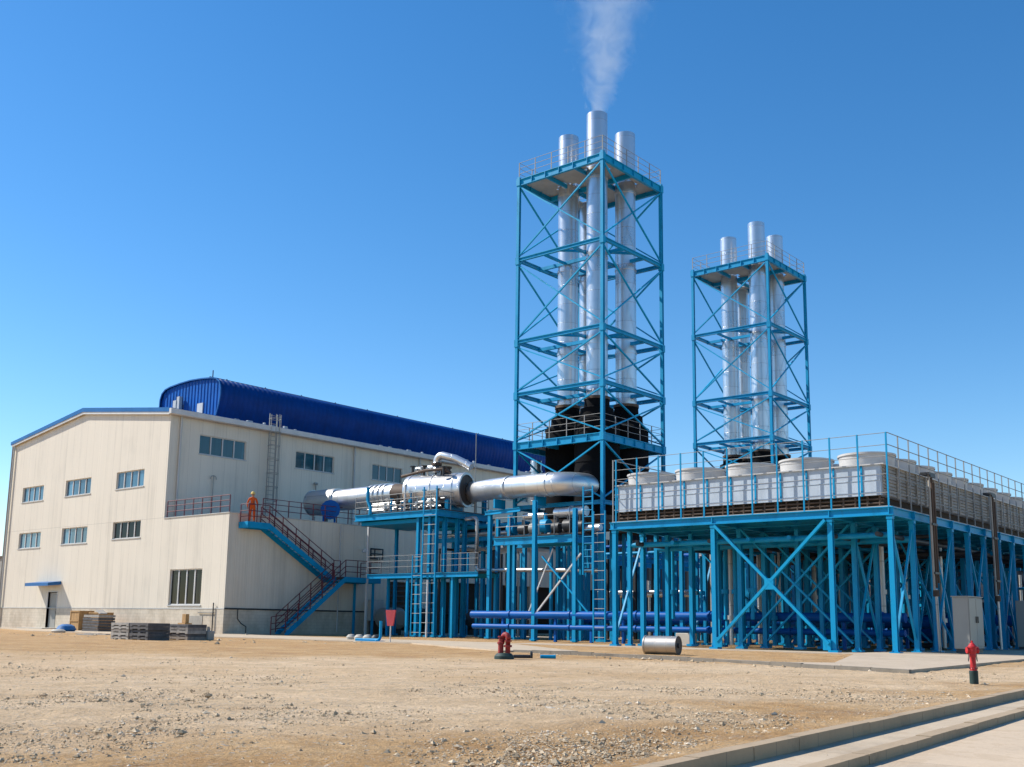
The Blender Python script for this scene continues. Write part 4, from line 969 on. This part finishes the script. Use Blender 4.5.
# lower walkway
lp=thing('lower_walkway','blue walkway with thin grey railing at half height below the boiler platform','platform',(49.4,47,0))
m=MB().box((49.3,44.0,4.05),(51.3,54.0,4.1)); obj('deck',m,'dark_metal',lp)
for x in (49.3,51.3): obj('beam',MB().ibar((x,44,3.92),(x,54.0,3.92),.16,.3,.03),'steel_blue',lp)
for x,y in ((49.4,50.2),(49.4,46.2),(51.2,44.2),(51.2,53.9),(51.2,48.0)): obj('post',MB().bar((x,y,0),(x,y,4.0),.16,.16),'steel_blue',lp)
railing(lp,[(51.3,54,4.1),(49.3,54,4.1),(49.3,48.8,4.1)],1.15,1.3,'rail_grey','rail_grey',.013,.02,(.36,.7))
railing(lp,[(49.3,47.2,4.1),(49.3,44,4.1)],1.15,1.3,'rail_grey','rail_grey',.013,.02,(.36,.7))
ladder('steel_ladder','tall blue ladder in front of the boiler platform, from the ground to above its deck',(49.0,47.95),(0,1),0.05,9.6,1.15,'steel_blue',rm='rail_grey',rung=.62)
ladder('steel_ladder','narrow ladder on the lower walkway left of the tall blue ladder',(49.1,49.1),(0,1),0.05,5.2,.8,'steel_blue',rm='rail_grey',rung=.6)
single('white_post',MB().tube((48.9,47.9,0),(48.9,47.9,3.6),.06,8),'white_paint','thin white pole standing at the foot of the tall blue ladder','pole',(48.9,47.9,0))
single('drop_pipe',MB().path([(51.6,47.2,7.65),(51.6,46.5,7.7)]+arc((51.6,46.5,7.4),(0,0,1),(0,-1,0),0,PI/2,.3,5)+[(51.6,46.2,4.6)]+arc((51.6,45.9,4.6),(0,1,0),(0,0,-1),0,PI/2,.3,5)+[(51.6,43,4.25),(51.6,36.5,4.1)],.13,10),'galv_pipe','pale grey pipe dropping from the boiler platform and turning right along the walkway','pipe',(51.6,46,4))
# mid frame between boiler platform and tower
mf=thing('pipe_support_frame','blue cross braced frame and deck below the big silver duct','platform',(48.5,36,0))
for x,y,z1 in ((47.3,37.95,7.9),(47.3,35.1,7.3),(51,37.95,6.2),(49.2,41.4,7.4),(49.9,43.6,7.9),(51.6,44.4,7.5),(51.2,41,7.4),(52.6,43,7.4)):
    obj('column',MB().ibar((x,y,0),(x,y,z1),.22,.22,.04).box((x-.18,y-.18,.04),(x+.18,y+.18,.13)),'steel_blue',mf)
for (a,b2) in (((47.3,37.85,1.5),(47.3,34.7,4.8)),((47.3,37.4,4.7),(47.3,33.9,1.3))):
    obj('brace',MB().bar(a,b2,.09,.08),'steel_blue_brace' if a[2]>2 else 'white_paint',mf)  # low brace is white: the sunlight on it is put into the colour
obj('brace',MB().bar((48.3,39.2,1.5),(48.3,37.4,5.2),.07,.07),'white_paint',mf)
obj('deck',MB().box((48.0,35.8,5.95),(50.2,41.6,6.02)),'dark_metal',mf)
for x in (48.0,50.2): obj('beam',MB().ibar((x,35.8,5.7),(x,41.6,5.7),.2,.42,.04),'steel_blue',mf)
obj('beam',MB().ibar((48.0,35.8,5.7),(50.2,35.8,5.7),.2,.42,.04),'steel_blue',mf)
obj('beam',MB().ibar((49.2,40.6,7.7),(49.9,44.0,7.7),.16,.24,.03),'steel_blue',mf)
for y in (39.4,42.6): obj('duct_saddle',MB().box((49.1,y-.06,7.9),(50.1,y+.06,8.45)),'steel_blue',mf)
railing(mf,[(48.0,41.5,6.02),(48.0,36,6.02)],1.1,1.2,'rail_grey','rail_grey',.022,.026,(.5,))
# equipment on the mid deck
for k,(y,z,r,l,lab) in enumerate(((40.6,7.3,.2,1.6,'thin silver pipe lying below the big duct, left one'),(38.2,7.4,.3,2.2,'stubby silver pipe lying below the big duct, right beside the silencer'),(37.6,6.4,.2,2.6,'silver pipe lying on the middle deck behind the blue ladder'))):
    single('silver_pipe',MB().tube((49.6,y,z),(49.6,y-l,z),r,14).tube((49.6,y-l*.5,z),(49.6,y-l*.5-.1,z),r+.06,14),'cladding_y',lab,'pipe',(49.6,y,z),'small silver pipes below the duct')
for k in range(7):
    y=36.3+k*.85; h=random.uniform(.4,1.1)
    t=thing('pump_unit',f'small dark pump unit on the middle deck, {ordn[k]} from the right','pump',(49.4,y,6.02),'pump units on the middle deck')
    obj('base',MB().box((49.1,y-.3,6.02),(49.8,y+.3,6.15)),'rusty_band',t); obj('body',MB().tube((49.45,y-.25,6.15+h*.5),(49.45,y+.25,6.15+h*.5),h*.4,12).tube((49.45,y,6.2),(49.45,y,6.2+h*1.2),.1,8),random.choice(('dark_metal','steel_blue','cabinet_grey')),t)
# ground level clutter behind the pipes
for k in range(16):
    x=random.uniform(53,60); y=random.uniform(43,55)
    single('pipe_column',MB().tube((x,y,0),(x,y,random.uniform(5.5,8)),random.uniform(.07,.12),8).tube((x,y,1.2),(x,y,1.4),.2,8),random.choice(('steel_blue','dark_metal','dark_metal','galv_pipe')),f'upright pipe in the shaded pipe yard behind the boiler platform','pipe',(x,y,0),'upright pipes in the pipe yard')
for k,(x,y,l) in enumerate(((54,56.5,2.2),(56.8,55.8,2.4),(60.5,54.5,2.0),(64,53,2.6))):
    t=thing('tank_unit',f'dark horizontal tank standing low in the shaded pipe yard, {ordn[k]} from the left','tank',(x,y,0),'tanks in the pipe yard')
    obj('tank',MB().lathe([(0,0),(.5,.05),(.75,.25),(.75,l-.25),(.5,l-.05),(0,l)],(x,y-l/2,1.2),20,'Y'),'cabinet_grey' if k==0 else 'dark_metal',t)
    for q in (-.25,.25): obj('stand',MB().box((x-.5,y+l*q-.05,0),(x+.5,y+l*q+.05,.7)),'dark_metal',t)
# pipe rack with a tangle of pipes between boiler platform and tower
rk=thing('pipe_rack','dark rack crowded with pipes behind the boiler platform, under the big duct','pipe rack',(55,48,0))
for x,y in ((52.5,45.2),(56.5,45.2),(52.8,40.5),(57,43.4),(56.5,50.5)): obj('column',MB().ibar((x,y,0),(x,y,7.2),.22,.22,.035),'steel_blue',rk)
for x in (52.5,54.5,56.5): obj('beam',MB().ibar((x,42.5,6.4),(x,50.5,6.4),.18,.3,.03),'steel_blue',rk)
for k in range(9):
    x=52.4+k*.5; r=random.uniform(.08,.2); z=6.6+r+random.choice((0,0,.5)); obj('pipe',MB().tube((x,42.3+random.uniform(0,1),z),(x,50+random.uniform(0,1),z),r,10),random.choice(('dark_metal','galv_pipe','steel_blue','dark_metal')),rk)
for k in range(14):
    x=random.uniform(52.4,56.4); y=random.uniform(43,52); h=random.uniform(.4,1.2); obj('valve',MB().tube((x,y,6.7),(x,y,6.7+h),.07,6).lathe([(0,0),(.22,0),(.22,.06),(0,.06)],(x,y,6.7+h),10),random.choice(('dark_metal','steel_blue','pipe_blue')),rk)
for k in range(8):
    y=42.6+k*1.0; obj('cross_pipe',MB().tube((52.2,y,5.8),(57,y,5.8),.09,8),random.choice(('dark_metal','steel_blue','galv_pipe')),rk)
rk=thing('pipe_rack','second pipe rack seen through the columns below the cooler deck, between both towers','pipe rack',(64,40,0))
for k in range(44):
    x=random.uniform(58.5,72); y=x*random.uniform(.565,.70)
    obj('column',MB().ibar((x,y,0),(x,y,random.uniform(5.6,7)),.2,.2,.03) if k%3 else MB().tube((x,y,0),(x,y,random.uniform(3.5,6.5)),random.uniform(.08,.14),8),random.choice(('steel_blue','steel_blue','steel_blue','galv_pipe','dark_metal')),rk)
for k in range(10):
    x=59+k*1.3; z=random.choice((3.2,5.6,6.2,1.4)); obj('pipe',MB().tube((x,x*.555,z),(x,x*.71,z),random.uniform(.08,.2),8),random.choice(('steel_blue','pipe_blue','dark_metal','galv_pipe')),rk)
for k in range(6):
    y=36+k*1.6; obj('beam',MB().ibar((58.5,y,5.2+.2*(k%2)),(72,y,5.2+.2*(k%2)),.16,.3,.03),'steel_blue',rk)
# made-up hall, added as a dark backdrop hiding bright sky behind the columns
eh=thing('backdrop_hall','made-up dark hall blocking bright sky behind the column forest of the cooling platform','building',(84,36,0))
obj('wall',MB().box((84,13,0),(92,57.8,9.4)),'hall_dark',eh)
obj('roof',MB().box((83.7,12.7,9.4),(92.3,58.0,9.6)),'roof_grey',eh)
for k in range(14): obj('window',MB().box((83.96,15+k*3.0,random.uniform(2.4,3.2)),(83.995,15+random.uniform(.4,.9)+k*3.0,random.uniform(4.4,6))),'form_light',eh)  # pale boxes added for the bright bits between the columns
# ladders to the cooler deck
ladder('steel_ladder','blue ladder hanging beside the front leg of the nearer tower, up to the cooler deck',(46.9,33.95),(0,1),3.6,8.4,.62,'steel_blue',rung=.36)
ladder('steel_ladder','lower blue ladder standing on the ground against the front leg of the nearer tower',(46.9,33.2),(0,1),.05,7.0,.75,'steel_blue',rm='rail_grey',rung=.5)
# ------------------------------------------------------------------ small things on the ground
# electrical cabinet
t=thing('electrical_cabinet','tall grey electrical cabinet beside the platform columns behind the red hydrant','cabinet',(44.4,13.8,.1))
obj('body',MB().bbox((43.5,13.35,.25),(45.25,13.95,2.24),.02),'cabinet_grey',t)
obj('plinth',MB().box((43.53,13.4,.1),(45.2,13.9,.25)),'dark_metal',t)
for k,x in enumerate((43.54,44.39)):
    d=obj('door',MB().bbox((x,13.325,.35),(x+.82,13.348,2.18),.008),'cabinet_grey',t)
    obj('handle',MB().box((x+(.72 if k==0 else .08),13.29,1.25),(x+(.78 if k==0 else .14),13.324,1.5)),'dark_metal',d)
obj('roof_cap',MB().box((43.46,13.31,2.242),(45.29,13.99,2.28)),'cabinet_grey',t)
t=thing('electrical_cabinet','second grey cabinet at the right picture edge farther along the platform','cabinet',(56.4,14.5,.1))
obj('body',MB().bbox((55.7,14.2,.2),(57.2,14.9,2.4),.02),'cabinet_grey',t); obj('plinth',MB().box((55.72,14.25,.1),(57.18,14.85,.2)),'dark_metal',t)
obj('door',MB().bbox((55.8,14.175,.35),(57.1,14.198,2.3),.008),'cabinet_grey',t)
# red hydrant
hx,hy=21.15,6.46
t=thing('fire_hydrant','clean red fire hydrant with dark base standing on the sand at right','hydrant',(hx,hy,0))
obj('base',MB().lathe([(.0,0),(.13,0),(.13,.24),(.115,.25),(0,.25)],(hx,hy,0),20),'hydrant_green',t)
obj('barrel',MB().lathe([(.105,.25),(.105,.28),(.088,.30),(.088,.50),(.105,.51),(.105,.54),(.10,.56),(.115,.6),(.115,.66),(.135,.67),(.135,.70),(.11,.72),(.06,.76),(.03,.77),(.03,.81),(0,.81)],(hx,hy,0),24),'hydrant_red',t)
t.scale=(.60,.60,.98)
for a in (2.5,-.6,.95):
    c=Vector((hx,hy,.63)); d_=Vector((math.cos(a),math.sin(a),0)); obj('outlet',MB().tube(c+d_*.08,c+d_*.17,.05,12).tube(c+d_*.17,c+d_*.21,.062,12),'hydrant_red',t)
for k in range(8):
    a=k*PI/4; obj('bolt',MB().tube((hx+.118*math.cos(a),hy+.118*math.sin(a),.275),(hx+.118*math.cos(a),hy+.118*math.sin(a),.315),.012,6),'dark_metal',t)
for a in (2.5,-.6):
    pts=[(hx+(.13+.05*math.sin(PI*q/8))*math.cos(a+.25*q/8),hy+(.13+.05*math.sin(PI*q/8))*math.sin(a+.25*q/8),.60-.16*math.sin(PI*q/8)-.04*q/8) for q in range(9)]
    obj('chain',MB().path(pts,.009,5),'dark_metal',t)
# old hydrant with twin bodies
hx,hy=23.3,19.75
t=thing('fire_hydrant','weathered red hydrant with bent pipe on a green concrete lump, mid yard','hydrant',(hx,hy,0))
m=MB().lathe([(.34,-.05),(.33,.08),(.24,.16),(0,.18)],(hx,hy,0),9); obj('base',m,'hydrant_green',t)
obj('barrel',MB().lathe([(.09,.12),(.09,.42),(.12,.43),(.12,.48),(.08,.5),(.08,.58),(0,.6)],(hx-.06,hy+.10,0),16),'hydrant_old_red',t)
obj('pipe',MB().path([(hx+.04,hy-.12,.12),(hx+.04,hy-.12,.58)]+arc((hx+.04,hy-.02,.58),(0,-1,0),(0,0,1),0,PI,.12,8)+[(hx+.04,hy+.14,.44)],.085,12),'hydrant_old_red',t)
obj('flange',MB().tube((hx+.04,hy-.12,.34),(hx+.04,hy-.12,.4),.14,14).tube((hx+.04,hy-.12,.5),(hx+.04,hy-.12,.54),.13,14),'hydrant_old_red',t)
obj('valve',MB().lathe([(0,.0),(.1,0),(.1,.04),(0,.04)],(hx-.06,hy+.10,.62),12).tube((hx-.06,hy+.10,.58),(hx-.06,hy+.10,.64),.03,8),'hydrant_old_red',t)
t.scale=(.85,.85,.95)
# fallen fittings next to it
single('pipe_fitting',MB().tube((23.95,19.95,.05),(24.33,19.6,.05),.05,12).tube((24.31,19.62,.08),(24.35,19.58,.08),.12,12),'dark_metal','dark flanged pipe piece lying right of the weathered hydrant','pipe',(24.2,19.5,0))
single('pipe_fitting',MB().tube((24.55,19.45,.05),(24.85,19.12,.05),.055,12),'steel_blue','short blue pipe lying between the weathered hydrant and the steel drum','pipe',(24.8,19,0))
# steel drum lying on the ground
t=thing('steel_drum','brushed steel cylinder lying on its side in front of the platform','drum',(32.6,20.6,0))
A=Vector((32.35,20.9,.30));B=Vector((32.55,19.7,.30)); d_=(B-A).normalized()
obj('shell',MB().tube(A,B,.32,32,None,False),'drum_steel',t)
obj('end_plate',MB().tube(B-d_*.03,B-d_*.01,.30,32),'dark_metal',t); obj('rim',MB().tube(B-d_*.04,B+d_*.005,.335,32,None,False).tube(A-d_*.005,A+d_*.04,.335,32,None,False),'drum_steel',t)
obj('stub',MB().tube(B-d_*.01,B+d_*.05,.08,12),'dark_metal',t)
single('concrete_block',MB().bbox((46,27.2,0),(46.7,28.0,.62),.03),'concrete','pale concrete block between the columns behind the steel drum','block',(46.3,27.6,0))
# red sign
t=thing('notice_sign','red sign board on a thin white post in front of the pipe yard','sign',(34.8,36.4,0))
obj('post',MB().tube((34.8,36.4,0),(34.8,36.4,.95),.03,8),'white_paint',t)
m=MB().prism([(34.77,36.6,.78),(34.77,36.22,.78),(34.77,36.08,1.5),(34.77,36.74,1.5)],(.06,0,0)); sg=obj('board',m,'sign_red',t)
# blue pipe piece
t=thing('blue_pipe_bend','bright blue pipe bend lying on the concrete with its short leg upright','pipe',(35.6,38.2,0))
obj('pipe',MB().path([(35.2,39.2,.10),(35.5,38.2,.10)]+arc((35.5,38.0,.3),(0,0,-1),(0,-1,0),0,PI/2,.2,5)+[(35.5,37.8,1.0)],.07,10),'steel_blue',t)
obj('foot',MB().box((35.0,37.6,.0),(35.6,39.0,.07)),'steel_blue',t)
for k in range(4):
    single('stone_lump',MB().lathe([(0,-.03),(.24,0),(.26,.12),(.15,.24),(0,.26)],(37.3,41.9-.62*k,.05),7+k),'concrete' if k<3 else 'dark_metal',['leftmost grey concrete lump of the row by the blue pipe bend','grey lump of concrete second from left in the row by the blue pipe bend','grey lump of concrete third from left in the row by the blue pipe bend','dark lump at the right end of the row by the blue pipe bend'][k],'rubble',(37.3,41.9-.62*k,0),'lumps on the apron')
# grey box on the annex wall foot
t=thing('junction_box','grey electric box on a stand under the stair landing','cabinet',(53.9,58,0))
obj('box',MB().bbox((53.35,57.7,1.0),(54.4,58.3,2.5),.02),'grey_trim',t); obj('stand',MB().box((53.5,57.8,0),(54.25,58.2,1.0)),'shutter_brown',t)
# blue blower on the annex roof
t=thing('blower','round blue blower casing on the annex roof behind the red railing','blower',(50.1,59,ZA))
obj('casing',MB().tube((49.95,58.82,8.8),(50.13,59.06,8.8),.70,12).tube((49.9,58.75,8.8),(49.95,58.82,8.8),.36,16),'pipe_blue',t)
obj('outlet',MB().tube((50.1,59.02,8.8),(50.3,59.3,8.8),.3,12),'pipe_blue',t)
for dx in (-.35,.3): obj('stand',MB().box((50.0+dx,58.95-dx*.7,ZA),(50.1+dx,59.05-dx*.7,8.4)),'pipe_blue',t)
# crates and formwork stacks in front of the gable
def crate(x0,y0,x1,y1,h,label,mat='wood',z=0):
    t=thing('wooden_crate',label,'crate',((x0+x1)/2,(y0+y1)/2,z))
    obj('box',MB().box((x0+.03,y0+.03,z+.02),(x1-.03,y1-.03,z+h-.02)),mat,t)
    m=MB()
    for y in (y0,y1-.08):
        m.box((x0,y,z),(x0+.03,y+.08,z+h)); m.box((x1-.03,y,z),(x1,y+.08,z+h))
    for zz in (z,z+h/2-.04,z+h-.08):
        m.box((x0-.02,y0+.08,zz),(x0,y1-.08,zz+.08)); m.box((x0,y0-.02,zz),(x1,y0,zz+.08))
    obj('batten',m,mat,t); return t
crate(38.3,71.25,39.4,72.5,1.4,'open tan wooden crate against the gable, leftmost of the pile')
crate(38.9,69.7,40.0,71.1,1.3,'second tan wooden crate, right beside the leftmost one at the gable')
t=thing('timber_stack','grey board stack just right of the wooden crates at the gable','stack',(37.5,68,0))
for k in range(6): obj('board',MB().box((37.2,66.6+random.uniform(0,.1),.02+k*.19),(38.4,68.7-random.uniform(0,.15),.17+k*.19)),'form_dark' if k<5 else 'form_light',t)
obj('loose_board',MB().bar((37.6,66.8,1.2),(37.9,67.9,1.45),.5,.06),'form_light',t)
def pallet_stack(x0,y0,w,l,n,label,mats,dz=.15):
    t=thing('formwork_stack',label,'stack',(x0,y0,0),'stacks of formwork panels in front of the gable')
    for k in range(n):
        j=random.uniform(-.06,.06); q=MB()
        q.box((x0+j,y0+j,k*dz+.04),(x0+w+j,y0+l+j,k*dz+.145))
        for s in (0,.5,1): q.box((x0+j,y0+j+s*(l-.2),k*dz),(x0+w+j,y0+j+s*(l-.2)+.2,k*dz+.04))
        obj('panel',q,mats[k%len(mats)],t)
    return t
pallet_stack(26.6,44.95,1.0,1.5,5,'stack of pale grey formwork panels, leftmost of the ones lying out on the sand',['form_light','form_light','wood_grey'])
pallet_stack(26.6,43.35,1.1,1.5,5,'dark formwork stack in the middle of the row on the sand',['form_dark','form_dark','form_dark'])
pallet_stack(28.6,43.3,1.0,1.6,5,'brown formwork stack at the right end of the row, boards askew',['wood_grey','form_dark','form_light'],.14)
single('wood_block',MB().bbox((38.9,59.2,.69),(39.15,59.62,1.25),.02).box((38.8,59.1,0),(39.3,59.9,.69)),'wood','small orange wooden block on a post behind the formwork stacks','wood',(39,59.4,0))
single('valve_box',MB().bbox((29.6,43.15,0),(29.95,43.6,.42),.03).tube((29.7,43.3,.4),(29.7,43.3,.62),.06,8).tube((29.85,43.5,.4),(29.85,43.5,.55),.08,8),'cabinet_grey','small pale grey machine standing right of the formwork stacks','machine',(29.8,43.4,0))
single('tarp_bundle',MB().lathe([(0,-.02),(.5,0),(.62,.12),(.5,.34),(.28,.45),(0,.47)],(35.1,66.8,0.04),10),'tarp_blue','crumpled blue tarpaulin bundle on the ground near the gable door','tarp',(35.1,66.8,0))
single('sand_bag',MB().lathe([(0,-.02),(.4,0),(.45,.1),(.3,.2),(0,.22)],(33.4,64.5,0.0),9),'concrete','pale cement bag lying near the blue tarpaulin','bag',(33.4,64.5,0))
for k in range(5):
    x=30.5+k*.7; y=60+random.uniform(-8,-4)+k
    single('loose_board',MB().box((x,y,.0),(x+.25,y+1.6,.05)),'form_light','pale loose plank lying on the sand before the gable corner','plank',(x,y,0),'loose planks on the sand')
# ------------------------------------------------------------------ stones
def stones(n,fn,name):
    m=MB()
    base=[(1,0,0),(-1,0,0),(0,1,0),(0,-1,0),(0,0,1),(0,0,-1)]
    F=[(0,2,4),(2,1,4),(1,3,4),(3,0,4),(2,0,5),(1,2,5),(3,1,5),(0,3,5)]
    for i in range(n):
        x,y,r=fn()
        a=random.uniform(0,PI); c,s=math.cos(a),math.sin(a); sx,sy,sz=r*random.uniform(.7,1.4),r*random.uniform(.6,1.1),r*random.uniform(.4,.8)
        vs=[]
        for bx,by,bz in base:
            k=random.uniform(.75,1.25); px,py,pz=bx*sx*k+random.uniform(-.3,.3)*r,by*sy*k+random.uniform(-.3,.3)*r,bz*sz*k
            vs.append((x+px*c-py*s,y+px*s+py*c,pz+sz*.25-.012))
        m.add(vs,F)
    o=obj(name,m,'stone'); o['kind']='stuff'; return o
FW=(.763,.647); RT=(.647,-.763)
def pick(clod):
    while True:
        d=4.5+abs(random.expovariate(1/8.)); l=random.uniform(-.5,.5)*d*.98
        x=FW[0]*d+RT[0]*l; y=FW[1]*d+RT[1]*l
        t=(Vector((x,y))-KP).dot(kt)
        if t<.25 or d>38: continue
        nz=mn.noise((x*.45,y*.45,11))+.5*mn.noise((x*1.6,y*1.6,5))
        if random.random()>.52+nz*.9+(.3 if l>0 and d<18 else -.18): continue
        r=random.lognormvariate(-4.75,.5)
        if clod: r*=2.1
        return x,y,min(r,.048)
stones(36000,lambda:pick(False),'gravel')
stones(500,lambda:pick(True),'rubble')
def foot():
    if random.random()<.6: x=random.uniform(25,40.5); y=random.uniform(36,60)
    else: q=random.random(); x=25.5+q*4.2+random.gauss(0,.5); y=9.5+q*15+random.gauss(0,.5)
    return x,y,min(.16,random.lognormvariate(-3.2,.55))
stones(420,foot,'debris')
def spill():
    s_=random.uniform(-2,26); t_=random.choice((random.uniform(-.44,-.02),random.uniform(-.44,-.3),-.64-abs(random.gauss(0,.5)))); x,y=st(s_,t_)
    return x,y,min(.022,random.lognormvariate(-5.1,.5))
n0=len(bpy.data.objects); o=stones(700,spill,'grit')
for v in o.data.vertices:
    t_=(Vector((v.co.x,v.co.y))-KP).dot(kt); v.co.z+=-.086 if t_>-.62 else -.15

# ------------------------------------------------------------------ light, sky, camera
sd=Vector((-.42,.9075,0)).normalized(); EL=math.radians(42.2)
S=Vector((sd.x*math.cos(EL),sd.y*math.cos(EL),math.sin(EL)))
lt=bpy.data.lights.new('sun','SUN'); lt.energy=4.9; lt.angle=math.radians(.5); lt.color=(1,.95,.87)
lo=bpy.data.objects.new('sun',lt); COL.objects.link(lo); lo.rotation_euler=S.to_track_quat('Z','Y').to_euler()
w=bpy.data.worlds.new('World'); scene.world=w; w.use_nodes=True; nt=w.node_tree
sky=nt.nodes.new('ShaderNodeTexSky'); sky.sky_type='NISHITA'; sky.sun_disc=False; sky.sun_elevation=EL; sky.sun_rotation=math.atan2(sd.x,sd.y)
sky.air_density=1.0; sky.dust_density=.15; sky.ozone_density=2.7; sky.altitude=200
bg=nt.nodes['Background']; hs=nt.nodes.new('ShaderNodeHueSaturation'); hs.inputs['Saturation'].default_value=1.32; nt.links.new(sky.outputs[0],hs.inputs['Color']); nt.links.new(hs.outputs[0],bg.inputs[0]); bg.inputs[1].default_value=.128
cam=bpy.data.cameras.new('camera'); co=bpy.data.objects.new('camera',cam); COL.objects.link(co)
Rv=Vector((0.6448794874552802,-0.7641508007748994,0.014282868566754602));Uv=Vector((-0.1365451159610532,-0.09680519884250632,0.9858925827818391));Fv=Vector((0.75198795067913,0.6377321594150188,0.16676874671610226))
M=Matrix.Identity(4)
for i in range(3): M[i][0]=Rv[i];M[i][1]=Uv[i];M[i][2]=-Fv[i]
M[2][3]=1.0; co.matrix_world=M
cam.sensor_width=36; cam.lens=1068/1024*36; cam.shift_x=5/1024; cam.shift_y=58.5/1024; cam.clip_end=10000; cam.clip_start=.1
scene.camera=co
vs_=scene.view_settings; vs_.view_transform='Standard'; vs_.look='None'; vs_.exposure=.44; vs_.gamma=1; vs_.use_curve_mapping=False
scene.cycles.max_bounces=6; scene.cycles.volume_step_rate=1.0; scene.cycles.use_denoising=True
for o in scene.objects:
    if '_base' in o: del o['_base']
